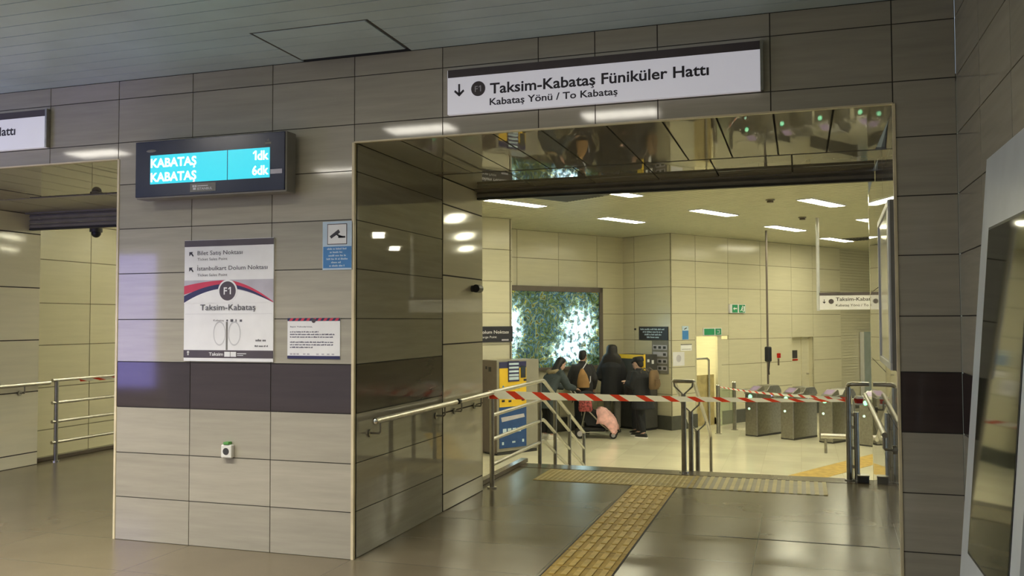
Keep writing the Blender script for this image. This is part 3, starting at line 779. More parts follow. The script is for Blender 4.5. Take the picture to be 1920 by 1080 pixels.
# route poster
PX, PZ, PW, PH = -4.105, 1.279, 0.72, 0.843
t = wallthing('route_poster', 'tall white line poster with red and navy arc and F1 badge on the pillar', 'poster', PX, PZ)
mb = MB(); mb.box(0, PW, -0.014, -0.001, 0, PH); mb.build('board', M_WHITEP, t)
def pz(py): return PH * (1 - (py - 168) / 838.0)
def px_(p): return PW * (p - 100) / 600.0
Yp = -0.0155
mb = MB(); mb.box(0, PW, Yp, -0.013, pz(213), pz(170)); mb.build('top_strip', M_MAUVE, t)
mb = MB(); mb.box(0, PW, Yp, -0.013, pz(983), pz(930)); bs = mb.build('bottom_strip', M_MAUVE, t)
mb = MB(); mb.prism([(0, Yp, pz(447)), (PW, Yp, pz(447))] + [(PW, Yp, pz(605))] + [(PW * (1 - i / 12), Yp, pz(500 - 60 * 0 + 0)) for i in ()] + [(0, Yp, pz(605))], (0, 0.002, 0)); mb.build('grey_field', M_GREYP, t)
def arc(zc_mid, z_left, z_right, th_l, th_m, th_r, name, m, y):
    mb = MB(); top = []; bot = []
    for i in range(33):
        s = i / 32; x = PW * s
        a = 1 - (2 * (s - 0.48)) ** 2 if s < 0.48 else 1 - ((s - 0.48) / 0.52) ** 1.7
        a = max(0, a) if s >= 0.48 else 1 - ((0.48 - s) / 0.48) ** 1.9
        base = z_left if s < 0.48 else z_right
        zz = base + (zc_mid - base) * a
        th = (th_l + (th_m - th_l) * (s / 0.48)) if s < 0.48 else (th_m + (th_r - th_m) * ((s - 0.48) / 0.52))
        top.append((x, y, zz)); bot.append((x, y, max(zz - th, pz(606))))
    n = 33; vs = top + bot
    mb.add(vs, [(i, i + 1, n + i + 1, n + i) for i in range(n - 1)]); mb.build(name, m, t)
arc(pz(450), pz(486), pz(600), 0.06, 0.035, 0.01, 'red_arc', M_RED, Yp - 0.0006)
arc(pz(475), pz(556), pz(605), 0.055, 0.03, 0.008, 'navy_arc', M_NAVY, Yp - 0.0010)
arc(pz(506), pz(603), pz(606), 0.2, 0.2, 0.1, 'white_field', M_WHITEP, Yp - 0.0014)
mb = MB(); mb.disc((px_(399), Yp - 0.0030, pz(524)), 0.078, 32, t=0.001); mb.build('badge_ring', M_WHITEP, t)
mb = MB(); mb.disc((px_(399), Yp - 0.0040, pz(524)), 0.066, 32, t=0.001); bd = mb.build('line_badge', M_MAUVE, t)
mb = MB(); put_text(mb, 'F', px_(399) - 0.030, pz(547), 0.05, 0.027, y=Yp - 0.005, bold=0.02); put_one(mb, px_(399) + 0.019, pz(547), 0.05, Yp - 0.005); mb.build('badge_lettering', M_WHITEP, bd)
mb = MB()
put_text(mb, 'Bilet Satış Noktası', px_(190), pz(272), 0.030, 0.365, y=Yp, bold=0.006)
put_text(mb, 'İstanbulkart Dolum Noktası', px_(190), pz(379), 0.030, 0.565, y=Yp, bold=0.006)
put_text(mb, 'Taksim-Kabataş', px_(399), pz(655), 0.042, 0.445, y=Yp - 0.003, align='C', bold=0.004)
mb.build('lettering', M_INKG, t)
mb = MB()
put_text(mb, 'Ticket Sales Point', px_(190), pz(310), 0.019, 0.245, y=Yp)
put_text(mb, 'Ticket Sales Point', px_(190), pz(420), 0.019, 0.245, y=Yp)
put_text(mb, 'Kabataş', px_(303), pz(731), 0.013, 0.085, y=Yp)
put_greek(mb, px_(586), pz(868), 0.085, 0.015, Yp, 'L', 0, 9)
put_greek(mb, px_(580), pz(905), 0.12, 0.011, Yp, 'L', 0, 4)
mb.build('small_lettering', M_INKG, t)
mb = MB()
for zc_ in (pz(266), pz(374)):
    x = px_(133)
    mb.prism([(x, Yp, zc_ + 0.017), (x + 0.030, Yp, zc_ + 0.017), (x + 0.022, Yp, zc_ + 0.009), (x + 0.036, Yp, zc_ - 0.010), (x + 0.030, Yp, zc_ - 0.016), (x + 0.014, Yp, zc_ + 0.002), (x, Yp, zc_ - 0.012)], (0, 0.001, 0))
mb.build('arrow', M_INK, t)
mb = MB()
mb.box(px_(388), px_(400), Yp, Yp + 0.001, pz(928), pz(735)); mb.build('route_line', M_CASE, t)
mb = MB()
mb.box(px_(418), px_(436), Yp, Yp + 0.001, pz(736), pz(718)); mb.box(px_(452), px_(458), Yp, Yp + 0.001, pz(736), pz(718)); mb.box(px_(480), px_(495), Yp, Yp + 0.001, pz(735), pz(720)); mb.disc((px_(396), Yp, pz(726)), 0.007, 14, t=0.001)
mb.build('route_marks', M_INKG, t)
mb = MB(); mb.box(0.01, PW - 0.01, Yp, Yp + 0.001, pz(682), pz(680))
for x, r_ in ((345, 0.05), (445, 0.05)):
    for i in range(24):
        a0, a1 = 2 * PI * i / 24, 2 * PI * (i + 1) / 24
        q = [(px_(x) + rr * math.cos(a), Yp, pz(815) + rr * 1.7 * math.sin(a)) for rr, a in ((r_, a0), (r_, a1), (r_ - 0.006, a1), (r_ - 0.006, a0))]
        mb.add(q, [(0, 1, 2, 3)])
mb.build('faint_drawing', M_LINE, t)
mb = MB()
put_text(mb, 'Taksim', px_(275), pz(967), 0.023, 0.115, y=Yp - 0.001, bold=0.015)
mb.box(px_(380), px_(417), Yp - 0.002, Yp, pz(974), pz(940)); mb.box(px_(421), px_(458), Yp - 0.002, Yp, pz(974), pz(940))
mb.box(px_(465), px_(525), Yp - 0.002, Yp, pz(955), pz(950)); mb.box(px_(465), px_(505), Yp - 0.002, Yp, pz(966), pz(962))
mb.disc((px_(132), Yp - 0.002, pz(945)), 0.009, 12); mb.box(px_(128), px_(136), Yp - 0.002, Yp, pz(966), pz(948))
mb.build('strip_marks', M_WHITEP, bs)

# camera-surveillance notice
t = wallthing('camera_notice', 'white and blue surveillance notice with a camera symbol at the pillar edge', 'notice', -3.016, 1.893)
w, h = 0.222, 0.322
mb = MB(); mb.box(0, w, -0.006, -0.001, 0, h); mb.build('board', M_PBLUE, t)
mb = MB(); mb.box(0.006, w - 0.008, -0.0075, -0.005, 0.012, 0.155); bl = mb.build('blue_field', M_BLUEP, t)
mb = MB()
for k, ww in enumerate((0.15, 0.11, 0.13, 0.16, 0.09, 0.12)): put_greek(mb, w / 2, 0.134 - 0.0225 * k, ww, 0.012, -0.0085, 'C', 0, k + 3)
mb.build('lettering', M_PBLUE, bl)
mb = MB(); mb.box(0.036, 0.182, -0.0075, -0.005, 0.168, 0.306); fr = mb.build('symbol_frame', M_MAUVE, t)
mb = MB(); mb.box(0.041, 0.177, -0.0085, -0.006, 0.173, 0.301); mb.build('symbol_field', M_WHITEP, t)
mb = MB()
yy = -0.0095
mb.prism([(0.055, yy, 0.224), (0.120, yy, 0.268), (0.132, yy, 0.248), (0.066, yy, 0.208)], (0, 0.001, 0))
mb.prism([(0.100, yy, 0.238), (0.107, yy, 0.240), (0.124, yy, 0.215), (0.170, yy, 0.215), (0.170, yy, 0.222), (0.128, yy, 0.222)][:4] , (0, 0.001, 0))
mb.box(0.118, 0.170, yy, yy + 0.001, 0.211, 0.223)
mb.build('camera_symbol', M_INK, t)

# paper notice
t = wallthing('paper_notice', 'white landscape passenger notice with red striped top edge beside the route poster', 'notice', -3.28, 1.303)
w, h = 0.396, 0.272
mb = MB(); mb.box(0, w, -0.005, -0.001, 0, h); mb.build('sheet', M_WHITEP, t)
mb = MB(); mb.box(0, w, -0.0062, -0.004, h - 0.020, h)
tb = mb.build('top_border', M_NAVY, t)
mb = MB()
for i in range(9):
    x = 0.012 + i * 0.043
    mb.prism([(x, -0.0072, h - 0.019), (x + 0.022, -0.0072, h - 0.019), (x + 0.036, -0.0072, h - 0.001), (x + 0.014, -0.0072, h - 0.001)], (0, 0.001, 0))
mb.build('border_stripes', M_RED, tb)
mb = MB(); mb.box(0, w, -0.0062, -0.004, 0, 0.020); mb.build('bottom_border', M_NAVY, t)
mb = MB(); mb.disc((0.2, -0.0082, h - 0.018), 0.015, 16, t=0.001); mb.build('seal', M_MAUVE, t)
mb = MB()
put_text(mb, 'Sayın Yolcularımız,', 0.02, h - 0.062, 0.0095, 0.17, y=-0.006, bold=0.006)
mb.build('heading', M_NAVY, t)
mb = MB()
for k, ww in ((2, 0.22), (3, 0.345), (4, 0.33), (6, 0.33), (7, 0.335), (8, 0.18)): put_greek(mb, 0.02, h - 0.062 - 0.0172 * k, ww, 0.0085, -0.006, 'L', 0, k)
mb.build('lettering', M_NAVY, t)
mb = MB()
for x in (0.02, 0.045, 0.07, 0.12, 0.15, 0.22, 0.26, 0.30, 0.335): mb.box(x, x + 0.018, -0.006, -0.005, 0.026, 0.036)
mb.build('logo_row', M_GREYP, t)

# power socket
t = wallthing('wall_socket', 'small white power socket with a green plug low on the pillar', 'socket', -3.733, 0.668)
mb = MB(); mb.box(-0.042, 0.042, -0.04, -0.001, -0.045, 0.045); mb.build('plate', M_SOCKET, t, bevel=0.008)
mb = MB(); mb.cyl((0, -0.042, 0.0), (0, -0.036, 0.0), 0.024, 16); mb.build('outlet', M_DKGREY, t)
mb = MB(); mb.box(-0.02, 0.022, -0.045, -0.002, 0.045, 0.064); mb.build('plug', M_SGREEN, t, bevel=0.004)

# ------------------------------------------------------------------ right reveal poster case and leaning display
t = thing('poster_case', 'tall aluminium framed poster case on the polished right reveal', 'poster case', (XR + 0.004, YW + 0.08, 1.27), -PI / 2 - SPL)
w, h = 1.25, 0.95
mb = MB(); mb.box(-w, 0, -0.022, -0.001, 0, h); mb.build('back_panel', M_CASE, t)
mb = MB()
for (a, b, c, d) in ((-w, 0, 0, 0.04), (-w, 0, h - 0.04, h), (-w, -w + 0.05, 0.04, h - 0.04), (-0.12, 0, 0.04, h - 0.04)): mb.box(a, b, -0.034, -0.02, c, d)
mb.build('frame', M_ALU, t, bevel=0.003)
mb = MB(); mb.box(-w + 0.05, -0.12, -0.026, -0.022, 0.04, h - 0.04); mb.build('glass', mat('grey_poster_glass', (0.40, 0.42, 0.46), 0.10), t)
# leaning display totem against the side wall
t = thing('display_totem', 'tall white framed dark display leaning back against the right side wall', 'display', (XS, 3.95, 0))
def kx(z): return -(XS - (0.636 + 0.0785 * z))    # front face, relative to the wall
mb = MB()
zt, zb = 2.27, 0.0; n0, n1 = -0.56, 0.50
poly = [(kx(zb), n0, zb), (-0.006, n0, zb), (-0.006, n0, zt), (kx(zt) - 0.0, n0, zt)]
mb.prism(poly, (0, n1 - n0, 0)); mb.build('housing', M_KIOSK, t, bevel=0.006)
ga, gb, g0, g1 = 0.556, 1.935, -0.41, 0.325
mb = MB()
def kp(y, z, off=0.0): return (kx(z) - off, y, z)
mb.add([kp(g0, ga, .004), kp(g1, ga, .004), kp(g1, gb, .004), kp(g0, gb, .004), kp(g0, ga, -.01), kp(g1, ga, -.01), kp(g1, gb, -.01), kp(g0, gb, -.01)], [(0, 1, 2, 3), (4, 7, 6, 5), (0, 4, 5, 1), (1, 5, 6, 2), (2, 6, 7, 3), (3, 7, 4, 0)])
mb.build('screen_glass', M_GLASSD, t)
mb = MB()
for (y0, y1, z0, z1) in ((g0 - .012, g1 + .012, ga - .012, ga), (g0 - .012, g1 + .012, gb, gb + .012), (g0 - .012, g0, ga, gb), (g1, g1 + .012, ga, gb)):
    mb.add([kp(y0, z0, .003), kp(y1, z0, .003), kp(y1, z1, .003), kp(y0, z1, .003), kp(y0, z0, -.01), kp(y1, z0, -.01), kp(y1, z1, -.01), kp(y0, z1, -.01)], [(0, 1, 2, 3), (4, 7, 6, 5), (0, 4, 5, 1), (1, 5, 6, 2), (2, 6, 7, 3), (3, 7, 4, 0)])
mb.build('screen_bezel', M_BLACK, t)

# lit display totem left of the viewer, seen only as the violet reflection on the pillar
t = thing('display_totem', 'standing totem with a violet lit screen, mirrored on the pillar left edge', 'display', (-7.75, 1.98, 0))
mb = MB(); mb.box(-0.75, 0.75, -0.12, 0.0, 0.0, 2.45); mb.build('housing', M_KIOSK, t, bevel=0.02)
mb = MB(); mb.box(-0.68, 0.68, -0.002, 0.008, 0.80, 2.34); mb.build('screen', M_SCREENB, t)
mb = MB(); mb.box(-0.80, 0.80, -0.25, 0.13, 0.0, 0.03); mb.build('foot', M_DKGREY, t)

# ------------------------------------------------------------------ handrails, railings, tapes
def wall_rail(x, label, y0=5.385, y1=6.86, br=(5.47, 6.62)):
    t = thing('wall_handrail', label, 'handrail', (x, 0, 0))
    o = 0.085
    mb = MB(); mb.tube([(o, y0, 0.885), (o, y1, 0.885)], 0.021, 12); mb.build('rail', M_STEEL, t, smooth=True)
    mb = MB(); mb.ball((o, y0, 0.885), (0.023, 0.012, 0.023), 12); mb.build('end_cap', M_CHROME, t, smooth=True)
    for y in br:
        mb = MB(); mb.tube([(0.005, y, 0.795), (o - 0.012, y, 0.795), (o, y, 0.807), (o, y, 0.868)], 0.007, 8); mb.cyl((0.0, y, 0.795), (0.012, y, 0.795), 0.026, 14)
        mb.build('bracket', M_STEELD, t, smooth=True)
    return t
wr = wall_rail(XL, 'steel handrail on the dark polished left reveal of the right opening')
wall_rail(LXL, 'steel handrail on the grey reveal at the far left edge', 5.9, 6.86, (6.1, 6.62))
def wall_rail2(x, label):
    t = thing('wall_handrail', label, 'handrail', (x + 0.01, 0, 0))
    o = 0.075
    mb = MB(); mb.tube([(o, 6.93, 0.885), (o - 0.02, 7.83, 0.885)], 0.021, 12); mb.build('rail', M_STEEL, t, smooth=True)
    mb = MB(); mb.cyl((o, 6.90, 0.885), (o, 6.935, 0.885), 0.023, 12); mb.build('end_cap', M_DKGREY, t, smooth=True)
    for y in (7.0, 7.48):
        mb = MB(); mb.tube([(0.005, y, 0.795), (o - 0.012, y, 0.795), (o - 0.005, y, 0.807), (o - 0.005, y, 0.868)], 0.007, 8); mb.cyl((0.0, y, 0.795), (0.012, y, 0.795), 0.026, 14)
        mb.build('bracket', M_STEELD, t, smooth=True)
wall_rail2(XL, 'short steel handrail on the cream inner reveal joining the stair railing')
wall_rail2(LXL, 'short steel handrail on the inner reveal joining the far left railing')
def stair_railing(x, label):
    t = thing('stair_railing', label, 'railing', (x, 7.87, 0))
    yb, yt, ye = 1.78, 0.0, 3.72
    s = -0.422
    for z in (0.885, 0.672, 0.448, 0.215):
        mb = MB(); mb.tube([(0, 0 if z < 0.88 else -0.03, z), (0, yb - 0.04, z), (0, yb + 0.04, z + s * 0.06), (0, ye, z + s * (ye - yb))], 0.018 if z < 0.88 else 0.021, 10)
        mb.build('rail', M_STEEL, t, smooth=True)
    for (y, top) in ((0.0, 0.875), (1.60, 0.875), (2.25, 0.885 + s * 0.45), (2.93, 0.885 + s * 1.13), (3.70, 0.885 + s * 1.90)):
        zb = 0.0 if y < YE - 7.87 else max(ZH, -0.16 * (1 + int((y + 7.87 - YE) / 0.31)))
        mb = MB(); mb.cyl((0, y, zb), (0, y, top), 0.022, 12); po = mb.build('post', M_STEELD if y else M_STEEL, t, smooth=True)
        mb = MB(); mb.cyl((0, y, zb), (0, y, zb + 0.012), 0.045, 14); mb.build('foot_plate', M_CHROME, po, smooth=True)
    return t
stair_railing(-2.74, 'four bar steel railing bending down the stairs left of the tape')
# the far-left railing stays level
t = thing('level_railing', 'four bar level steel railing behind the left opening', 'railing', (-7.93, 7.95, 0))
for z in (0.905, 0.655, 0.445, 0.215):
    mb = MB(); mb.tube([(0, -0.06, z), (0, 1.55, z)], 0.018, 10); mb.build('rail', M_STEEL, t, smooth=True)
for y in (0.0, 1.42):
    mb = MB(); mb.cyl((0, y, 0), (0, y, 0.90), 0.023, 12); po = mb.build('post', M_STEELD, t, smooth=True)
    mb = MB(); mb.cyl((0, y, 0), (0, y, 0.012), 0.045, 14); mb.build('foot_plate', M_CHROME, po, smooth=True)
# central twin handrail
t = thing('twin_handrail', 'twin steel handrail in the middle of the stairs with stepped posts', 'handrail', (-1.14, 9.24, 0))
s = -0.435
mb = MB()
mb.tube([(-0.10, 1.75, 0.93 + s * 1.70), (-0.10, 0.06, 0.925), (-0.10, 0.0, 0.93), (-0.085, -0.02, 0.93), (0.085, -0.02, 0.93), (0.10, 0.0, 0.93), (0.10, 0.06, 0.925), (0.10, 1.75, 0.93 + s * 1.70), (0.10, 1.79, 0.93 + s * 1.80), (0.10, 1.80, -0.74)], 0.020, 10)
mb.build('rail', M_STEEL, t, smooth=True)
for (y, top) in ((0.0, 0.80), (0.62, 0.56), (1.27, 0.28)):
    zb = 0.0 if y < 0.09 else max(ZH, -0.16 * (1 + int((y + 9.24 - YE) / 0.31)))
    mb = MB(); mb.cyl((0, y, zb), (0, y, top), 0.026, 12); po = mb.build('post', M_STEELD, t, smooth=True)
    mb = MB()
    mb.tube([(-0.095, y, top + 0.115), (-0.09, y, top + 0.075), (0, y, top - 0.01), (0.09, y, top + 0.075), (0.095, y, top + 0.115)], 0.010, 8)
    mb.build('bracket', M_STEELD, po, smooth=True)
    mb = MB(); mb.cyl((0, y, zb), (0, y, zb + 0.014), 0.05, 14); mb.build('foot_plate', M_CHROME, po, smooth=True)
# right stair handrail
t = thing('stair_handrail', 'steel stair handrail with paired posts against the right reveal', 'handrail', (0.44, 9.24, 0))
mb = MB()
mb.tube([(0.19, 0.0, 0.93), (0.04, 0.0, 0.93), (0.01, 0.01, 0.925), (0.0, 0.05, 0.90), (0.16, 1.75, 0.93 + s * 1.72)], 0.022, 10); mb.build('rail', M_STEEL, t, smooth=True)
for (x, y, top) in ((0.0, 0.0, 0.90), (0.07, 0.0, 0.66), (0.035, 0.40, 0.70)):
    zb = 0.0 if y < 0.09 else -0.32
    mb = MB(); mb.cyl((x, y, zb), (x, y, top), 0.026, 12); po = mb.build('post', M_STEELD, t, smooth=True)
    mb = MB(); mb.cyl((x, y, zb), (x, y, zb + 0.012), 0.045, 14); mb.build('foot_plate', M_STEELD, po, smooth=True)
mb = MB()
for z in (0.12, 0.3, 0.5, 0.62): mb.box(0.02, 0.05, -0.012, 0.012, z, z + 0.03)
mb.build('spacer', M_CHROME, t)
# handrail on the right reveal
t = thing('wall_handrail', 'short steel handrail on the polished right reveal, end toward the viewer', 'handrail', (XR, YW, 0), -PI / 2 - SPL)
mb = MB(); mb.tube([(-0.36, -0.055, 0.88), (-3.3, -0.075, 0.885)], 0.017, 12); mb.build('rail', M_STEEL, t, smooth=True)
for x in (-0.42, -2.9):
    mb = MB(); mb.tube([(x + 0.0, -0.004, 0.79), (x, -0.05, 0.79), (x, -0.058, 0.80), (x, -0.058, 0.865)], 0.008, 8); mb.cyl((x, 0, 0.79), (x, -0.012, 0.79), 0.026, 14)
    mb.build('bracket', M_STEELD, t, smooth=True)
t = thing('floor_box', 'small dark steel box on the stair edge by the right reveal', 'box', (0.56, 9.17, 0.003))
mb = MB(); mb.box(-0.05, 0.05, -0.05, 0.05, 0, 0.07); mb.build('body', M_DKGREY, t, bevel=0.006)
mb = MB(); mb.box(-0.053, 0.053, -0.053, 0.053, 0.058, 0.072); mb.build('lid', M_STEELD, t, bevel=0.003)

def tape(name, label, p0, p1, h0, h1, sag, n_st, tw=0.0, tilt=0.0):
    p0, p1 = Vector(p0), Vector(p1); d = p1 - p0; L_ = d.length
    side = Vector((-d.y, d.x, 0)).normalized()
    def P(s, e):
        c = p0.lerp(p1, s); c.z -= sag * 4 * s * (1 - s)
        a = tilt + tw * s
        hh = (h0 + (h1 - h0) * s) / 2
        return c + (Vector((0, 0, 1)) * math.cos(a) + side * math.sin(a)) * hh * e
    mb = MB(); sl = 0.40
    n_sub = 1
    unit = 1.0 / n_st
    for i in range(-1, n_st + 1):
        for (a, b, mi) in ((0.0, 0.64, 0), (0.64, 1.0, 1)):
            s0, s1 = (i + a) * unit, (i + b) * unit
            k = sl * unit
            q = [(s0 + k, -1), (s1 + k, -1), (s1, 1), (s0, 1)]
            q = [(min(1, max(0, x)), e) for x, e in q]
            if max(x for x, e in q) - min(x for x, e in q) < 1e-5: continue
            vs = [P(x, e) for x, e in q]
            mb.add(vs, [(0, 1, 2, 3)], mi)
            if 0.3 < b - a and i == 0: pass
    o = mb.build(name, [M_TWHT, M_TRED])
    return tag(o, label, 'tape', 'barrier tapes')
tape('caution_tape', 'long red and white caution tape stretched level across the right opening', (-2.76, 7.83, 0.868), (0.41, 9.17, 0.775), 0.078, 0.026, 0.012, 14, 0.35)
q = hp(15.05, 11.72, 0.0)
tape('caution_tape', 'thin red and white tape running from a hall barrier post over the turnstiles', (q.x + 0.05, q.y - 0.05, 0.17), (0.41, 9.20, 0.79), 0.026, 0.034, 0.03, 15, 0.3)
tape('caution_tape', 'red and white tape scrap along the top bar of the far left railing', (-7.90, 8.25, 0.885), (-7.90, 9.45, 0.872), 0.030, 0.030, 0.0, 4)
mb = MB()
for i in range(10):
    a = i * 0.9
    mb.box(-0.032 + 0.004 * math.sin(a), 0.032 + 0.004 * math.cos(a), -0.032, 0.032, i * 0.0085, i * 0.0085 + 0.010, 1 if i in (2, 3, 4, 5, 6) else 0)
tag(mb.build('tape_knot', [M_TWHT, M_TRED], loc=(0.535, 9.24, 0.73), rotz=0.3, bevel=0.003), 'red knot of caution tape wrapped on the right stair handrail', 'tape')

# ------------------------------------------------------------------ tactile paving
mb = MB()
x0, x1 = -1.517, -1.11
y = 8.36; i = 0
mb.box(x0, x1, 2.4, 8.37, 0.0, 0.003, 0)
while y > 2.5:
    L_ = 0.205
    for k in range(5):
        cx = x0 + 0.012 + (k + 0.5) * (x1 - x0 - 0.024) / 5
        mb.box(cx - 0.019, cx + 0.019, y - L_ + 0.022, y - 0.012, 0.003, 0.009, 1)
    y -= L_; i += 1
    if i % 2 == 0: mb.box(x0, x1, y - 0.002, y + 0.002, 0.0028, 0.0036, 2)
mb.box(x0 - 0.012, x0, 2.4, 8.37, 0, 0.002, 2); mb.box(x1, x1 + 0.012, 2.4, 8.37, 0, 0.002, 2)
tag(mb.build('tactile_path', [M_TACT, M_TACTB, M_GROUT]), 'yellow ribbed tactile path leading straight to the stair edge', 'tactile paving')
mb = MB()
a, b = -2.50, 0.215
mb.box(a, -1.02, 8.385, 9.05, 0, 0.003, 0)
x = a + 0.02
while x < -1.04:
    mb.box(x, x + 0.022, 8.40, 9.03, 0.003, 0.006, 1); x += 0.05
mb.box(-1.02, b, 8.385, 9.05, 0, 0.0025, 3)
x = -1.0
while x < b:
    mb.box(x, x + 0.036, 8.385, 9.05, 0, 0.006, 2 if x > -0.98 else 0); x += 0.074
tag(mb.build('tactile_strip', [M_TACT2, M_TACT2B, mat('pale_yellow_rib', (0.48, 0.40, 0.17), 0.5), mat('worn_rib_base', (0.22, 0.18, 0.09), 0.4)]), 'worn yellow tactile warning strip lying along the top of the stairs', 'tactile paving')
mb = MB(); 
pa = [hp(11.5, 7.86), hp(11.5, 7.36), hp(15.55, 7.77), hp(15.55, 8.27)]
mb.prism([(p.x, p.y, ZH) for p in pa], (0, 0, 0.003))
tag(mb.build('tactile_path', M_TACT), 'plain yellow guide strip on the pale hall floor before the turnstiles', 'tactile paving')

# ------------------------------------------------------------------ cameras, shutters
def shutter(x0, x1, zb, label):
    t = thing('roller_shutter', label, 'shutter', ((x0 + x1) / 2, 7.6, ZO))
    w = (x1 - x0) / 2
    mb = MB(); mb.box(-w, w, -0.09, 0.10, -0.012, 0.13); mb.build('housing', M_SHUT, t)
    mb = MB(); n = max(1, int(round((-0.012 - (zb - ZO)) / 0.05)))
    for i in range(n):
        z1 = -0.012 - 0.05 * i
        mb.prism([(-w, -0.02, z1), (-w, -0.034, z1 - 0.02), (-w, -0.02, z1 - 0.045), (-w, 0.01, z1 - 0.045), (-w, 0.01, z1)], (2 * w, 0, 0))
    mb.build('curtain', M_SHUT, t)
    mb = MB(); zz = -0.012 - 0.05 * n; mb.box(-w, w, -0.03, 0.02, zz - 0.02, zz); mb.build('bottom_bar', M_DKGREY, t)
shutter(XL + 0.01, 0.585, 2.70, 'rolled up steel shutter under the soffit of the right opening')
shutter(LXL + 0.01, LXR - 0.01, 2.58, 'rolled up grey slatted shutter at the top of the left opening')
t = thing('dome_camera', 'small dark dome camera under the shutter of the left opening', 'camera', (-7.18, 7.70, 2.565))
mb = MB(); mb.cyl((0, 0, -0.045), (0, 0, 0.0), 0.065, 18); mb.build('base', M_DKGREY, t, smooth=True)
mb = MB(); mb.ball((0, 0, -0.055), (0.05, 0.05, 0.05), 18); mb.build('dome', M_BLACK, t, smooth=True)
mb = MB(); mb.cyl((0, 0, 0), (0, 0, 0.05), 0.012, 10); mb.build('stem', M_DKGREY, t)
t = thing('wall_camera', 'small black camera on the cream inner reveal above the handrail', 'camera', (XL + 0.004, 7.45, 1.84))
mb = MB(); mb.cyl((0.0, 0, 0.0), (0.02, 0, 0.0), 0.03, 14); mb.tube([(0.01, 0, 0), (0.05, 0.0, 0.0)], 0.012, 8); mb.build('mount', M_DKGREY, t)
mb = MB(); mb.cyl((0.055, -0.05, 0.0), (0.055, 0.06, 0.0), 0.036, 16); bd = mb.build('body', M_BLACK, t, smooth=True, bevel=0.004)
mb = MB(); mb.cyl((0.055, 0.058, 0.0), (0.055, 0.068, 0.0), 0.024, 14); mb.build('lens', M_GLASSD, bd)
t = thing('floor_socket', 'small white box fixed to the pillar cheek behind the left railing', 'box', (LXR - 0.004, 7.3, 0.55))
mb = MB(); mb.box(-0.06, 0.0, -0.05, 0.05, -0.03, 0.03); mb.build('body', M_SOCKET, t, bevel=0.006)
mb = MB(); mb.box(-0.064, -0.06, -0.03, 0.02, -0.02, 0.02); mb.build('cover', M_INKG, t)

# ------------------------------------------------------------------ hall furniture
# ticket machine, yellow and blue
MU, MV_ = 9.64, 12.28
t = thing('ticket_machine', 'yellow and blue ticket machine with a grey cabinet by the pier', 'ticket machine', hp(MU, MV_, ZH), TU)
mb = MB(); mb.box(0, 0.97, 0, 0.42, 0.06, 1.66); mb.build('cabinet', M_MACH, t, bevel=0.008)
mb = MB(); mb.box(-0.012, 0.0, 0.0, 0.43, 0.04, 1.66); mb.build('side_panel', M_MACHD, t)
mb = MB(); mb.box(0.03, 0.94, 0.03, 0.40, 0, 0.06); mb.build('plinth', M_DKGREY, t)
mb = MB(); mb.box(0.05, 0.66, -0.012, 0.0, 0.84, 1.52); yp = mb.build('yellow_front', M_YEL, t)
mb = MB(); mb.box(0.05, 0.66, -0.013, 0.0, 1.52, 1.63); hb = mb.build('header', M_NAVY, t)
mb = MB(); mb.box(0.05, 0.66, -0.012, 0.0, 0.12, 0.84); bp = mb.build('blue_front', M_BLUE, t)
mb = MB(); mb.box(0.24, 0.49, -0.024, -0.010, 1.28, 1.64); ds = mb.build('price_board', M_NAVY, t)
mb = MB()
for k in range(5): mb.box(0.255, 0.475, -0.0265, -0.023, 1.31 + 0.066 * k, 1.31 + 0.066 * k + (0.05 if k == 0 else 0.034))
mb.build('price_lines', M_PBLUE, ds)
mb = MB(); mb.box(0.53, 0.64, -0.022, -0.010, 1.34, 1.55); mb.build('touch_screen', M_GLASSD, t)
mb = MB()
for (x, z) in ((0.24, 1.13), (0.34, 1.14), (0.44, 1.15), (0.10, 0.93), (0.25, 0.92), (0.55, 0.93), (0.62, 0.98), (0.60, 1.28)): mb.box(x, x + 0.06, -0.02, -0.010, z, z + 0.035)
mb.build('coin_slots', M_BLACK, yp)
mb = MB(); mb.disc((0.48, -0.02, 1.07), 0.03, 14, t=0.01); mb.disc((0.13, -0.02, 1.2), 0.016, 12, t=0.01); mb.build('buttons', M_BLUEP, yp)
mb = MB()
for k in range(4): mb.box(0.12 + 0.11 * k, 0.20 + 0.11 * k, -0.016, -0.010, 0.39, 0.46)
mb.box(0.10, 0.14, -0.016, -0.010, 0.18, 0.23); mb.box(0.33, 0.40, -0.016, -0.010, 0.20, 0.23); mb.box(0.56, 0.60, -0.016, -0.010, 0.20, 0.25)
mb.build('marks', M_PBLUE, bp)
mb = MB(); mb.prism([(0.08, -0.014, 0.66), (0.60, -0.014, 0.70), (0.62, -0.014, 0.64), (0.10, -0.014, 0.58)], (0, 0.002, 0)); mb.build('stripe', M_GREYP, bp)
mb = MB(); mb.box(-0.016, -0.010, 0.15, 0.22, 1.46, 1.54); mb.box(-0.016, -0.010, 0.27, 0.31, 1.50, 1.55); mb.build('lock', M_BLACK, t)

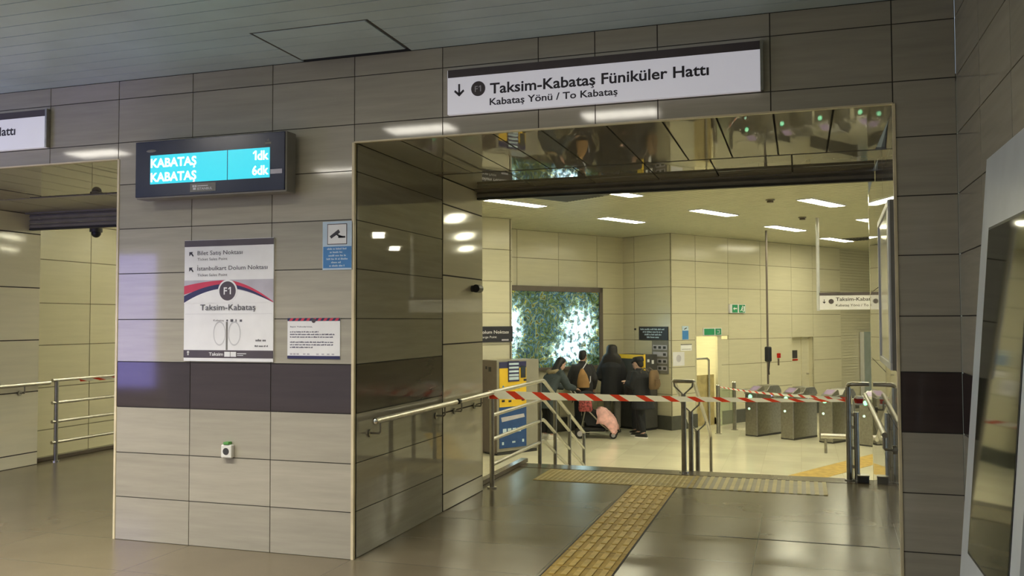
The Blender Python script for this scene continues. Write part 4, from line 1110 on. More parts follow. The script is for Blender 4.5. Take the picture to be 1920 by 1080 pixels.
# second machine, dark with a yellow edge, against the return wall
t = thing('ticket_machine', 'dark ticket machine with a yellow edge behind the queue', 'ticket machine', hp(14.2, 13.35, ZH), TU)
mb = MB(); mb.box(0.0, 0.42, -0.35, 0.42, 0.05, 1.62); mb.build('cabinet', M_DKGREY, t, bevel=0.01)
mb = MB(); mb.box(0.03, 0.40, -0.33, 0.40, 0, 0.05); mb.build('plinth', M_BLACK, t)
mb = MB(); mb.box(-0.014, 0.0, -0.36, 0.42, 1.53, 1.62); mb.box(-0.014, 0.0, -0.36, -0.22, 0.50, 1.53); mb.box(-0.014, 0.03, -0.364, -0.348, 0.50, 1.63); mb.build('yellow_front', M_YEL, t)
mb = MB(); mb.box(0.10, 0.16, -0.36, -0.349, 1.46, 1.52); mb.box(0.20, 0.27, -0.36, -0.349, 1.14, 1.28); mb.box(0.14, 0.20, -0.36, -0.349, 0.98, 1.06); mb.box(0.24, 0.30, -0.36, -0.349, 1.42, 1.50); mb.build('labels', M_WHITE, t)

# lit picture box
LU0, LU1, LZ0, LZ1 = 11.30, 13.96, 0.52, 2.28
t = thing('light_box', 'big backlit abstract picture glowing blue, white and green on the recess wall', 'light box', hp((LU0 + LU1) / 2, RVv, (LZ0 + LZ1) / 2), TU)
w, h = (LU1 - LU0) / 2, (LZ1 - LZ0) / 2
mb = MB(); mb.box(-w + 0.02, w - 0.02, -0.09, -0.002, -h + 0.02, h - 0.02); mb.build('picture', M_ART, t)
mb = MB()
for (a, b, c, d) in ((-w, w, h - 0.11, h), (-w, w, -h, -h + 0.06), (-w, -w + 0.06, -h, h), (w - 0.10, w, -h, h)): mb.box(a, b, -0.12, -0.001, c, d)
mb.build('frame', M_MACHD, t, bevel=0.005)

# black direction plate on the pier
t = thing('direction_plate', 'black plate with white lettering above the yellow ticket machine', 'sign', hp(8.6, PV, 1.17), TU)
mb = MB(); mb.box(0, 1.76, -0.03, -0.001, 0, 0.285); mb.build('panel', M_PLATE, t)
mb = MB(); put_text(mb, 'İstanbulkart Dolum Noktası', 1.66, 0.155, 0.06, 1.25, y=-0.032, align='R', bold=0.008); put_text(mb, 'Istanbulkart Recharge Point', 1.38, 0.075, 0.04, 0.86, y=-0.032, align='R')
mb.build('lettering', M_WHITE, t)
mb = MB(); mb.box(1.50, 1.66, -0.032, -0.03, 0.022, 0.05); mb.build('marks', M_GREYP, t)
# signs on the return wall
def ret(name, label, cat, v, z): return thing(name, label, cat, hp(14.72, v, z), -HA)
t = ret('information_plate', 'wide dark plate with four white text lines on the return wall', 'sign', 13.60, 1.13)
mb = MB(); mb.box(0, 0.84, -0.025, -0.001, 0, 0.29); mb.build('panel', M_PLATE, t)
mb = MB()
for k, ww in enumerate((0.74, 0.60, 0.50, 0.36)): put_greek(mb, 0.42, 0.215 - 0.058 * k, ww, 0.034, -0.027, 'C', 0, k + 5)
mb.build('lettering', M_PBLUE, t)
t = ret('price_board', 'tall dark board with rows of pale tags under the wide plate', 'board', 13.22, 0.40)
mb = MB(); mb.box(0, 0.46, -0.022, -0.001, 0, 0.71); mb.build('panel', M_CASE, t)
mb = MB()
for r_ in range(4): mb.box(0.03, 0.43, -0.024, -0.021, 0.07 + 0.15 * r_, 0.17 + 0.15 * r_)
rw = mb.build('row', M_GREYP, t)
mb = MB()
for r_ in range(4):
    for c in range(3):
        if (r_, c) in ((2, 0), (2, 1)): continue
        mb.box(0.05 + 0.135 * c, 0.13 + 0.135 * c, -0.026, -0.023, 0.09 + 0.15 * r_, 0.145 + 0.15 * r_)
mb.build('tags', M_DKGREY, t)
t = ret('wall_speaker', 'tiny dark fitting on the wall left of the wide plate', 'fitting', 13.72, 1.36)
mb = MB(); mb.box(-0.02, 0.02, -0.03, -0.001, -0.02, 0.02); mb.build('body', M_DKGREY, t, bevel=0.004)
mb = MB(); mb.cyl((0, -0.034, 0), (0, -0.028, 0), 0.012, 10); mb.build('lens', M_BLACK, t)
# things on the long wall
def lng(name, label, cat, u, z, group=None): return thing(name, label, cat, hp(u, LV, z), TU, group)
t = lng('exit_sign', 'upper green exit sign with running figure and arrow high on the wall', 'exit sign', 16.78, 1.72)
mb = MB(); mb.box(-0.06, 0.52, -0.05, -0.001, 0, 0.20); mb.build('case', M_WHITE, t)
mb = MB(); mb.box(0.02, 0.22, -0.053, -0.049, 0.01, 0.19); mb.box(0.27, 0.50, -0.053, -0.049, 0.01, 0.19); gp = mb.build('panel', M_GREEN, t)
mb = MB(); y = -0.055
mb.box(0.08, 0.19, y, y + 0.001, 0.09, 0.115); mb.prism([(0.05, y, 0.10), (0.10, y, 0.14), (0.10, y, 0.06)], (0, 0.001, 0))
mb.disc((0.40, y, 0.155), 0.018, 10, t=0.001); mb.prism([(0.36, y, 0.13), (0.42, y, 0.13), (0.39, y, 0.08), (0.44, y, 0.03), (0.42, y, 0.03), (0.37, y, 0.07), (0.33, y, 0.04), (0.31, y, 0.05), (0.36, y, 0.09)], (0, 0.001, 0)); mb.box(0.44, 0.485, y, y + 0.001, 0.03, 0.16)
mb.build('symbols', M_WHITEP, gp)
t = lng('exit_sign', 'lower green exit sign directly above the lit doorway', 'exit sign', 15.79, 1.215)
mb = MB(); mb.box(0, 0.64, -0.03, -0.001, 0, 0.165); mb.build('case', M_WHITE, t)
mb = MB(); mb.box(0.02, 0.38, -0.033, -0.029, 0.012, 0.152); mb.box(0.41, 0.62, -0.033, -0.029, 0.012, 0.152); gp = mb.build('panel', M_GREEN, t)
mb = MB(); y = -0.035
mb.prism([(0.47, y, 0.04), (0.56, y, 0.04), (0.56, y, 0.12), (0.47, y, 0.12), (0.47, y, 0.105), (0.54, y, 0.105), (0.54, y, 0.055), (0.47, y, 0.055)], (0, 0.001, 0))
mb.build('symbols', M_GREYP, gp)
t = lng('blue_notice', 'small white and blue notice left of the lit doorway', 'notice', 15.09, 1.13)
mb = MB(); mb.box(0, 0.21, -0.008, -0.001, 0, 0.30); mb.build('board', M_PBLUE, t)
mb = MB(); mb.box(0.005, 0.205, -0.010, -0.007, 0.01, 0.20); mb.build('blue_field', M_BLUEP, t)
mb = MB(); mb.prism([(0.06, -0.010, 0.235), (0.14, -0.010, 0.27), (0.15, -0.010, 0.25), (0.07, -0.010, 0.22)], (0, 0.002, 0)); mb.build('symbol', M_INK, t)
t = lng('wall_paper', 'upper pale paper sheet taped left of the lit doorway', 'paper', 15.04, 0.89)
mb = MB(); mb.box(0, 0.37, -0.004, -0.001, 0, 0.15); mb.build('sheet', M_WHITEP, t)
mb = MB(); mb.box(0, 0.37, -0.006, -0.003, 0.125, 0.15); mb.box(0.03, 0.33, -0.006, -0.003, 0.03, 0.04); mb.build('print', M_CASE, t)
t = lng('wall_paper', 'lower large white paper sheet beside the price board', 'paper', 14.78, 0.57)
mb = MB(); mb.box(0, 0.38, -0.004, -0.001, 0, 0.30); mb.build('sheet', M_WHITE, t)
mb = MB(); mb.disc((0.19, -0.006, 0.16), 0.08, 20, t=0.001); mb.build('print', M_GREYP, t)
t = lng('alarm_call_point', 'small red fire alarm point on the wall right of the pole', 'alarm', 18.56, 0.56)
mb = MB(); mb.box(0.02, 0.12, -0.05, -0.001, 0.08, 0.19); mb.build('body', M_TRED, t, bevel=0.01)
mb = MB(); mb.cyl((0.07, -0.06, 0.13), (0.07, -0.048, 0.13), 0.018, 14); mb.build('button', M_RED, t)
mb = MB(); mb.box(0.055, 0.085, -0.03, -0.001, -0.10, 0.055); mb.build('conduit', M_MACHD, t)
t = lng('wall_panel', 'tall grey blue panel standing before the louvred wall', 'panel', 22.42, ZH)
mb = MB(); mb.box(0, 0.55, -0.10, -0.002, 0.0, 2.03); mb.build('board', mat('grey_blue_panel', (0.36, 0.42, 0.41), 0.3), t)
mb = MB(); mb.box(-0.03, 0.0, -0.11, -0.001, 0, 2.03); mb.box(0.55, 0.58, -0.11, -0.001, 0, 2.03); mb.build('frame', M_ALU, t)

# ceiling fittings in the hall
t = thing('ceiling_vent', 'large dark square vent in the hall ceiling beside the leftmost lamp', 'vent', hp(9.1, 9.85, ZHC), TU)
mb = MB(); mb.box(-0.40, 0.40, -0.48, 0.48, -0.012, -0.001); mb.build('frame', M_CASE, t)
mb = MB()
for i in range(12): mb.prism([(-0.36, -0.42 + 0.07 * i, -0.014), (-0.36, -0.38 + 0.07 * i, -0.024), (-0.36, -0.375 + 0.07 * i, -0.022), (-0.36, -0.415 + 0.07 * i, -0.012)], (0.72, 0, 0))
mb.build('grille', M_DKGREY, t)
t = thing('ceiling_vent', 'small far dark vent in the hall ceiling behind the farthest lamp', 'vent', hp(19.3, 10.85, ZHC), TU)
mb = MB(); mb.box(-0.35, 0.35, -0.35, 0.35, -0.012, -0.001); mb.build('frame', M_CASE, t)
mb = MB()
for i in range(8): mb.box(-0.3, 0.3, -0.3 + 0.08 * i, -0.27 + 0.08 * i, -0.02, -0.011)
mb.build('grille', M_DKGREY, t)
for (u, v, lb) in ((11.88, 8.2, 'small round detector in the hall ceiling left of the biggest lamp'), (14.39, 9.25, 'small round detector in the hall ceiling above the pole with the black box')):
    t = thing('smoke_detector', lb, 'smoke detector', hp(u, v, ZHC))
    mb = MB(); mb.cyl((0, 0, -0.02), (0, 0, -0.001), 0.07, 18); mb.build('base', M_MACH, t, smooth=True)
    mb = MB(); mb.cyl((0, 0, -0.05), (0, 0, -0.02), 0.05, 18); mb.build('sensor', M_MACHD, t, smooth=True)

# hanging line sign in the hall
t = thing('hanging_sign', 'white line sign hung from the hall ceiling on a pale pole', 'hanging sign', (0.36, 17.35, 0), 0)
mb = MB(); mb.box(0, 1.95, -0.06, 0.06, 1.74, 2.02); mb.build('panel', M_WHITE, t)
mb = MB(); mb.box(0, 1.95, -0.065, 0.065, 2.0, 2.055); mb.build('top_strip', M_MAUVE, t)
mb = MB(); put_text(mb, 'Taksim-Kabataş Füniküler Hattı', 0.28, 1.90, 0.065, 1.36, y=-0.062, bold=0.012); put_text(mb, 'Kabataş Yönü / To Kabataş', 0.28, 1.80, 0.044, 0.81, y=-0.062, bold=0.01); mb.build('lettering', M_INK, t)
mb = MB(); mb.box(0.075, 0.086, -0.063, -0.061, 1.87, 1.93); mb.prism([(0.05, -0.063, 1.885), (0.11, -0.063, 1.885), (0.08, -0.063, 1.85)], (0, 0.002, 0)); mb.build('arrow', M_INK, t)
mb = MB(); mb.disc((0.2, -0.064, 1.89), 0.045, 20, t=0.002); mb.build('line_badge', M_MAUVE, t)
for x in (-0.02, 1.9):
    mb = MB(); mb.cyl((x, 0, 1.72), (x, 0, ZHC), 0.03, 12); mb.build('pole', M_ALU, t, smooth=True)

# pole with black box over the first turnstile
q = hp(15.95, 11.12)
t = thing('reader_pole', 'thin dark ceiling pole with a black box above the first turnstile', 'pole', (q.x, q.y, ZH), TU)
mb = MB(); mb.cyl((0, 0, 1.016), (0, 0, ZHC - ZH), 0.022, 10); mb.build('pole', M_MACHD, t, smooth=True)
mb = MB(); mb.box(-0.06, 0.06, -0.07, 0.05, 1.48, 1.80); mb.build('box', M_BLACK, t, bevel=0.03)
mb = MB(); mb.tube([(-0.03, -0.06, 1.49), (-0.06, -0.06, 1.30), (-0.02, -0.04, 1.22)], 0.015, 8); mb.build('cable', M_BLACK, t, smooth=True)

# turnstiles
def make_turnstile(label):
    t = thing('turnstile', label, 'turnstile', (0, 0, 0), 0, 'row of turnstiles')
    w = 0.29
    prof = [(0.0, 0.0), (0.98, 0.0), (0.98, 0.84), (0.90, 0.97), (0.84, 1.0), (0.50, 1.0), (0.40, 0.95), (0.33, 0.885), (0.0, 0.885)]
    mb = MB(); mb.prism([(u, -w / 2, z) for u, z in [(0.01, 0.02), (0.84, 0.02), (0.84, 0.86), (0.01, 0.86)]], (0, w, 0)); mb.build('body', M_STEELD, t, bevel=0.012)
    mb = MB(); mb.prism([(u, -w / 2 - 0.01, z) for u, z in [(-0.01, 0.855), (0.86, 0.855), (0.84, 0.92), (0.75, 1.01), (0.45, 1.01), (0.35, 0.91), (-0.01, 0.885)]], (0, w + 0.02, 0)); mb.build('hood', M_STEELD, t, bevel=0.01)
    mb = MB(); mb.prism([(u, -w / 2 + 0.03, z) for u, z in [(0.03, 0.886), (0.33, 0.89), (0.29, 1.0), (0.25, 1.01), (0.05, 0.915)]], (0, w - 0.06, 0)); rd = mb.build('card_reader', M_STEEL, t, bevel=0.006)
    mb = MB(); mb.add([(0.068, -0.085, 0.9256), (0.068, 0.085, 0.9256), (0.232, 0.085, 1.0035), (0.232, -0.085, 1.0035)], [(0, 1, 2, 3)]); mb.build('reader_screen', mat('violet_reader', (0.32, 0.24, 0.40), 0.3), rd)
    mb = MB(); mb.cyl((0.012, 0.015, 0.80), (0.002, 0.015, 0.80), 0.045, 16); mb.build('entry_light', M_LED, t)
    mb = MB(); mb.cyl((0.012, 0.045, 0.555), (0.002, 0.045, 0.555), 0.024, 14); mb.build('indicator_light', M_LED2, t)
    mb = MB(); mb.box(0.02, 0.83, -w / 2 - 0.004, w / 2 + 0.004, 0, 0.04); mb.build('base', M_DKGREY, t)
    mb = MB(); mb.cyl((0.55, -w / 2, 0.80), (0.55, -w / 2 - 0.05, 0.80), 0.06, 14); hubo = mb.build('hub', M_STEEL, t, smooth=True)
    for k in range(3):
        a = 2 * PI * k / 3 + PI
        mb = MB(); mb.cyl((0.55, -w / 2 - 0.04, 0.80), (0.55 + 0.24 * math.sin(a), -w / 2 - 0.34 if k == 0 else -w / 2 - 0.12, 0.80 + (0.02 if k == 0 else 0.24 * math.cos(a) - 0.1)), 0.017, 10); mb.build('arm', M_CHROME, hubo, smooth=True)
    return t
TL = ['first turnstile from the left, under the ceiling pole', 'second turnstile from the left, in the open middle of the row', 'third turnstile from the left, just left of the right stair posts',
      'fourth turnstile, partly behind the right stair posts', 'fifth turnstile, hidden mostly by the right reveal']
TP = [(15.20, 11.02), (15.30, 10.25), (15.45, 9.50), (15.60, 8.75), (15.75, 8.0)]
t0 = make_turnstile(TL[0])
for i, (u, v) in enumerate(TP):
    if i == 0: t0.location = hp(u, v, ZH); t0.rotation_euler = (0, 0, TU)
    else: dup(t0, hp(u, v, ZH), TU, TL[i])

# barrier posts and glass panel left of the turnstiles
for (u, v, h, lb) in ((15.05, 11.72, 1.0, 'left barrier post that holds the far tape, by the lit doorway'), (15.82, 11.89, 1.02, 'right barrier post beside the first turnstile')):
    t = thing('barrier_post', lb, 'post', hp(u, v, ZH))
    mb = MB(); mb.cyl((0, 0, 0), (0, 0, h), 0.04, 12); mb.build('post', M_STEELD, t, smooth=True)
    mb = MB(); mb.ball((0, 0, h), (0.042, 0.042, 0.02), 12); mb.build('cap', M_CHROME, t, smooth=True)
    mb = MB(); mb.cyl((0, 0, 0), (0, 0, 0.012), 0.07, 14); mb.build('foot_plate', M_STEEL, t)
t = thing('glass_gate', 'clear glass gate panel between the two barrier posts', 'gate', hp(15.05, 11.72, ZH), math.atan2((hp(15.82, 11.89) - hp(15.05, 11.72)).y, (hp(15.82, 11.89) - hp(15.05, 11.72)).x))
mb = MB(); mb.box(0.06, 0.72, -0.006, 0.006, 0.15, 0.92); mb.build('pane', M_GLASS, t)
mb = MB(); mb.box(0.04, 0.10, -0.015, 0.015, 0.72, 0.76); mb.box(0.04, 0.10, -0.015, 0.015, 0.25, 0.29); mb.build('hinge', M_STEEL, t)
a_, b_ = hp(15.82, 11.845), hp(15.78, 11.18)
t = thing('guard_rail', 'short double bar guard rail joining a post to the first turnstile', 'railing', (0, 0, ZH))
for z in (0.88, 0.62):
    mb = MB(); mb.cyl((a_.x, a_.y, z), (b_.x, b_.y, z), 0.015, 8); mb.build('bar', M_STEEL, t, smooth=True)

# a steel bar low by the right turnstiles
q = hp(14.4, 8.62)
t = thing('bumper_rail', 'short low polished steel rail before the fourth turnstile', 'railing', (q.x, q.y, ZH))
mb = MB(); mb.cyl((-0.28, 0, 0.30), (0.30, 0, 0.30), 0.045, 14); mb.build('bar', M_STEEL, t, smooth=True)
for x in (-0.2, 0.22):
    mb = MB(); mb.cyl((x, 0, 0.0), (x, 0, 0.29), 0.025, 10); mb.build('leg', M_STEELD, t, smooth=True)
# ------------------------------------------------------------------ people
def remeshed(mb, name, mats, parent, vox, smooth_it=2):
    o = mb.build(name, mats, parent)
    rm = o.modifiers.new('remesh', 'REMESH'); rm.mode = 'VOXEL'; rm.voxel_size = vox; rm.use_smooth_shade = True
    sm = o.modifiers.new('smooth', 'SMOOTH'); sm.iterations = smooth_it; sm.factor = 0.5
    return o
def ell(c, rx, ry, n=18, tilt=0.0):
    c = Vector(c)
    return [c + Vector((rx * math.cos(2 * PI * i / n), ry * math.sin(2 * PI * i / n), tilt * math.sin(2 * PI * i / n))) for i in range(n)]
def hand(mb, w, d, side, curl=0.5, palm=None):
    """palm, four bent fingers of different length and a thumb leaving the side of the palm; w wrist, d pointing direction"""
    d = Vector(d).normalized(); pn = Vector(palm if palm else (0, -1, 0)); pn = (pn - d * pn.dot(d)).normalized()
    sd = d.cross(pn).normalized() * side
    w = Vector(w); k = w + d * 0.085
    mb.tube([w - d * 0.02, w + d * 0.02, w + d * 0.06, k], [0.025, 0.030, 0.036, 0.032], 10, flat=0.62)
    for i, ln in enumerate((0.070, 0.078, 0.073, 0.058)):
        b = k + sd * (0.030 - 0.020 * i) - d * 0.012
        q1 = b + d * ln * 0.5 + pn * 0.012 * curl; q2 = q1 + (d * (1 - curl * 0.6) + pn * curl).normalized() * ln * 0.32; q3 = q2 + (d * (1 - curl) + pn * curl * 1.3).normalized() * ln * 0.26
        mb.tube([b, q1, q2, q3], [0.0095, 0.009, 0.0082, 0.007], 8)
    t0 = w + d * 0.025 + sd * 0.026
    mb.tube([t0, t0 + (d * 0.6 + sd * 0.8).normalized() * 0.035, t0 + (d * 0.9 + sd * 0.5 + pn * 0.3).normalized() * 0.068], [0.012, 0.0105, 0.008], 8)
def head(mb, c, f=(0, 1, 0), k=1.0):
    """skull, jaw, nose, ears and brow around c, looking along f"""
    f = Vector(f).normalized(); r = f.cross(Vector((0, 0, 1))).normalized(); u = r.cross(f)
    c = Vector(c)
    def P(x, y, z): return c + (r * x + f * y + u * z) * k
    rings = []
    for (z, y, rx, ry) in ((-0.118, 0.045, 0.026, 0.030), (-0.10, 0.035, 0.045, 0.055), (-0.06, 0.018, 0.062, 0.078), (-0.01, 0.005, 0.072, 0.093), (0.04, 0.0, 0.076, 0.098), (0.085, -0.004, 0.066, 0.085), (0.112, -0.006, 0.042, 0.055), (0.122, -0.006, 0.012, 0.016)):
        rings.append([P(rx * math.cos(2 * PI * i / 18), y + ry * math.sin(2 * PI * i / 18), z) for i in range(18)])
    mb.loft(rings)
    mb.tube([P(0, 0.094, 0.012), P(0, 0.108, -0.02), P(0, 0.116, -0.036)], [0.009 * k, 0.012 * k, 0.015 * k], 8)      # nose
    mb.tube([P(-0.05, 0.076, 0.022), P(0, 0.094, 0.026), P(0.05, 0.076, 0.022)], 0.010 * k, 8)                          # brow
    mb.tube([P(-0.024, 0.085, -0.066), P(0, 0.094, -0.066), P(0.024, 0.085, -0.066)], 0.008 * k, 8)                     # lips
    for s in (-1, 1): mb.tube([P(0.070 * s, -0.002, 0.022), P(0.083 * s, -0.014, 0.005), P(0.072 * s, -0.006, -0.028)], 0.010 * k, 8)
    return P
def face_marks(P, parent):
    mb = MB()
    for s in (-1, 1): mb.ball(P(0.031 * s, 0.084, 0.004), (0.011, 0.011, 0.008), 10)
    mb.build('eyes', M_WHITEP, parent, smooth=True)
    mb = MB()
    for s in (-1, 1): mb.ball(P(0.031 * s, 0.0925, 0.004), 0.005, 8); mb.tube([P(0.016 * s, 0.095, 0.026), P(0.034 * s, 0.093, 0.031), P(0.050 * s, 0.083, 0.026)], 0.0035, 6)
    mb.build('eyebrows', M_HAIR, parent, smooth=True)
def person(label, loc, rotz, J, skin, f=(0, 1, 0), curl=0.5):
    """J: joint positions, local; +y is the way the person faces"""
    t = thing('person', label, 'person', loc, rotz, None)
    mb = MB()
    V = {k: Vector(v) for k, v in J.items()}
    P = head(mb, V['head'], f)
    mb.tube([V['chest'], V['neck'] - Vector((0, 0, 0.02)), V['neck'] + (V['head'] - V['neck']) * 0.5], [0.075, 0.056, 0.052], 12)
    mid = V['pelvis'].lerp(V['chest'], 0.5)
    rings = []
    for p, rx, ry in ((V['pelvis'] - Vector((0, 0, 0.08)), 0.13, 0.09), (V['pelvis'], 0.155, 0.105), (mid, 0.13, 0.095), (V['chest'], 0.165, 0.105), (V['chest'].lerp(V['neck'], 0.6), 0.14, 0.085), (V['neck'], 0.06, 0.055)):
        rings.append(ell(p, rx, ry))
    mb.loft(rings)
    for s, S in ((-1, 'l'), (1, 'r')):
        sh, el, wr = V['sh_' + S], V['el_' + S], V['wr_' + S]
        mb.tube([V['chest'].lerp(sh, 0.6), sh, sh.lerp(el, 0.4), el, el.lerp(wr, 0.35), wr], [0.06, 0.058, 0.050, 0.038, 0.038, 0.025], 12)
        dd = (wr - el).normalized()
        hand(mb, wr, dd, -s, curl, (-s * 0.7, 0.3, 0.0) if abs(dd.z) > 0.6 else (0, 0, -1))
        hip, kn, an, toe = V['hip_' + S], V['kn_' + S], V['an_' + S], V['toe_' + S]
        mb.tube([V['pelvis'].lerp(hip, 0.7), hip, hip.lerp(kn, 0.5), kn, kn.lerp(an, 0.35), an], [0.085, 0.088, 0.070, 0.052, 0.055, 0.036], 12)
        mb.tube([an, an.lerp(toe, 0.5) - Vector((0, 0, 0.01)), toe], [0.036, 0.034, 0.026], 10)
    remeshed(mb, 'body', skin, t, 0.0085)
    face_marks(P, t)
    return t, V, P
def trousers(t, V, m, extra=0.018, hem=0.05):
    mb = MB()
    mb.loft([ell(V['pelvis'] + Vector((0, 0, 0.10)), 0.15, 0.115), ell(V['pelvis'], 0.172, 0.125), ell(V['pelvis'] - Vector((0, 0, 0.09)), 0.150, 0.115)])
    for S in 'lr':
        hip, kn, an = V['hip_' + S], V['kn_' + S], V['an_' + S]
        e = an + (kn - an).normalized() * 0.03
        mb.tube([hip + Vector((0, 0, 0.02)), hip.lerp(kn, 0.5), kn, kn.lerp(an, 0.5), e], [0.098, 0.084 + extra * 0.3, 0.068 + extra * 0.3, 0.060 + extra * 0.5, 0.050 + extra], 14)
    return remeshed(mb, 'trousers', m, t, 0.012)
def shoes(t, V, m, sole=None):
    for S in 'lr':
        an, toe = V['an_' + S], V['toe_' + S]; d = (toe - an); d.z = 0; d.normalize(); r_ = Vector((d.y, -d.x, 0))
        mb = MB(); b = Vector((an.x, an.y, min(an.z, toe.z) - 0.0))
        z0 = max(0.0, toe.z - 0.035)
        base = Vector((an.x, an.y, z0))
        rings = []
        for s, w, h in ((-0.075, 0.020, 0.045), (-0.06, 0.034, 0.085), (0.0, 0.040, 0.105), (0.05, 0.042, 0.080), (0.11, 0.046, 0.060), (0.16, 0.040, 0.048), (0.195, 0.018, 0.030)):
            c = base + d * s
            rings.append([c + r_ * (w * math.cos(2 * PI * i / 14)) + Vector((0, 0, 0.012 + h * 0.5 + h * 0.5 * math.sin(2 * PI * i / 14))) for i in range(14)])
        mb.loft(rings); so = mb.build('shoe', m, t, smooth=True)
        mb = MB(); poly = []
        for s, w in ((-0.08, 0.022), (-0.06, 0.036), (0.0, 0.040), (0.11, 0.048), (0.165, 0.042), (0.2, 0.016)): poly.append((s, w))
        q = [base + d * s + r_ * w for s, w in poly] + [base + d * s - r_ * w for s, w in reversed(poly)]
        mb.prism([p + Vector((0, 0, 0.001)) for p in q], (0, 0, 0.024)); mb.build('sole', sole or M_SHOEW, so)
def coat(t, V, m, hem_z, hem_rx, hem_ry, bulk=0.03, name='coat', collar=True, hem_y=0.0):
    mb = MB()
    ch, pe, ne = V['chest'], V['pelvis'], V['neck']
    hp_ = Vector((pe.x, pe.y + hem_y, hem_z)); mid = pe.lerp(ch, 0.5)
    rings = [ell(hp_, hem_rx, hem_ry), ell(hp_.lerp(pe, 0.5), (hem_rx + 0.185 + bulk) / 2, (hem_ry + 0.13 + bulk) / 2), ell(pe, 0.175 + bulk, 0.125 + bulk), ell(mid, 0.160 + bulk, 0.115 + bulk), ell(ch, 0.185 + bulk, 0.12 + bulk), ell(ch.lerp(ne, 0.55), 0.160 + bulk * 0.7, 0.098 + bulk * 0.7), ell(ne - Vector((0, 0, 0.01)), 0.085, 0.08)]
    mb.loft(rings)
    for S in 'lr':
        sh, el, wr = V['sh_' + S], V['el_' + S], V['wr_' + S]
        mb.tube([ch.lerp(sh, 0.6), sh, sh.lerp(el, 0.5), el, el.lerp(wr, 0.5), wr.lerp(el, 0.06)], [0.085, 0.066 + bulk * 0.35, 0.068 + bulk * 0.4, 0.060 + bulk * 0.4, 0.054 + bulk * 0.3, 0.044 + bulk * 0.2], 14)
    if collar: mb.tube([ne - Vector((0, 0, 0.02)), ne + Vector((0, 0, 0.035))], [0.085, 0.074], 14)
    return remeshed(mb, name, m, t, 0.012, 9)
def joints(h=1.70, lean=0.0, stance=0.10, twist=0.0):
    k = h / 1.70
    J = dict(pelvis=(0, 0, 0.93 * k), chest=(0, lean * 0.7, 1.30 * k), neck=(0, lean, 1.46 * k), head=(0, lean * 1.15 + 0.02, 1.585 * k))
    for s, S in ((-1, 'l'), (1, 'r')):
        J['sh_' + S] = (0.175 * s * k, lean * 0.85, 1.365 * k)
        J['el_' + S] = (0.245 * s * k, lean * 0.75 - 0.03, 1.12 * k)
        J['wr_' + S] = (0.235 * s * k, lean * 0.7 + 0.10, 0.90 * k)
        J['hip_' + S] = (0.085 * s * k, 0, 0.88 * k)
        J['kn_' + S] = (stance * s, 0.015, 0.49 * k)
        J['an_' + S] = (stance * s, -0.03, 0.085)
        J['toe_' + S] = (stance * s * 1.15, 0.11, 0.035)
    return J
def long_hair(t, P, V, m, ln, name='hair', w=0.115, sc=1.0):
    mb = MB()
    rings = []
    for (z, y, rx, ry) in ((0.140, -0.010, 0.02, 0.025), (0.128, -0.012, 0.062, 0.072), (0.09, -0.018, 0.088, 0.095), (0.03, -0.035, 0.094, 0.088), (-0.04, -0.055, 0.096, 0.072), (-0.11, -0.070, w * 0.95, 0.062), (-0.18 - 0.0 * ln, -0.080, w * 1.05, 0.055), (-0.18 - ln * 0.6, -0.085, w, 0.045), (-0.18 - ln, -0.08, w * 0.6, 0.025)):
        rings.append([P(sc * rx * math.cos(2 * PI * i / 18), y + sc * ry * math.sin(2 * PI * i / 18), z + (sc - 1) * 0.12) for i in range(18)])
    mb.loft(rings)
    return remeshed(mb, name, m, t, 0.011, 5)
def short_hair(t, P, m, name='hair'):
    mb = MB(); rings = []
    for (z, y, rx, ry) in ((0.136, -0.008, 0.02, 0.03), (0.126, -0.010, 0.056, 0.068), (0.095, -0.016, 0.080, 0.092), (0.05, -0.026, 0.085, 0.086), (0.0, -0.046, 0.082, 0.062), (-0.05, -0.062, 0.066, 0.038), (-0.075, -0.066, 0.035, 0.02)):
        rings.append([P(rx * math.cos(2 * PI * i / 18), y + ry * math.sin(2 * PI * i / 18), z) for i in range(18)])
    mb.loft(rings)
    return remeshed(mb, name, m, t, 0.011)
FZ = ZH
# tall woman in black, back to the viewer
J = joints(1.80, 0.0, 0.11)
J['wr_l'] = (-0.20, 0.22, 1.10); J['wr_r'] = (0.20, 0.22, 1.10); J['el_l'] = (-0.27, -0.02, 1.16); J['el_r'] = (0.27, -0.02, 1.16)
t, V, P = person('person with long black hair in a black coat and grey trousers, back to the viewer', (-3.78, 18.58, FZ), R(4), J, M_SKIN)
trousers(t, V, M_CGREY, 0.02); shoes(t, V, M_SHOEB, M_DKGREY)
coat(t, V, M_CBLACK, 0.68, 0.255, 0.19, 0.065)
long_hair(t, P, V, M_HAIR, 0.20, w=0.16, sc=1.28)
# dark person with the tan bag, head turned aside
J = joints(1.72, 0.06, 0.10)
J['wr_l'] = (-0.16, 0.32, 1.02); J['el_l'] = (-0.26, 0.05, 1.08); J['head'] = (0.02, 0.10, 1.60)
t, V, P = person('person in a dark jacket with short hair and a tan bag on the back', (-4.33, 18.20, FZ), R(18), J, M_SKIN, (0.55, 1, -0.1))
trousers(t, V, M_CBLACK); shoes(t, V, M_SHOEB, M_DKGREY)
coat(t, V, M_CDARK, 0.78, 0.215, 0.165, 0.045, 'jacket')
short_hair(t, P, M_HAIR)
b = thing('shoulder_bag', 'tan triangular bag on the back of the person in the dark jacket', 'bag', (-4.25, 17.93, FZ + 0.98), R(18))
mb = MB(); mb.loft([ell((0, 0, 0.0), 0.125, 0.062), ell((0, 0, 0.10), 0.130, 0.070), ell((-0.01, 0, 0.26), 0.090, 0.052), ell((-0.02, 0, 0.36), 0.040, 0.026), ell((-0.02, 0, 0.39), 0.018, 0.014)]); mb.build('body', M_TAN, b, smooth=True)
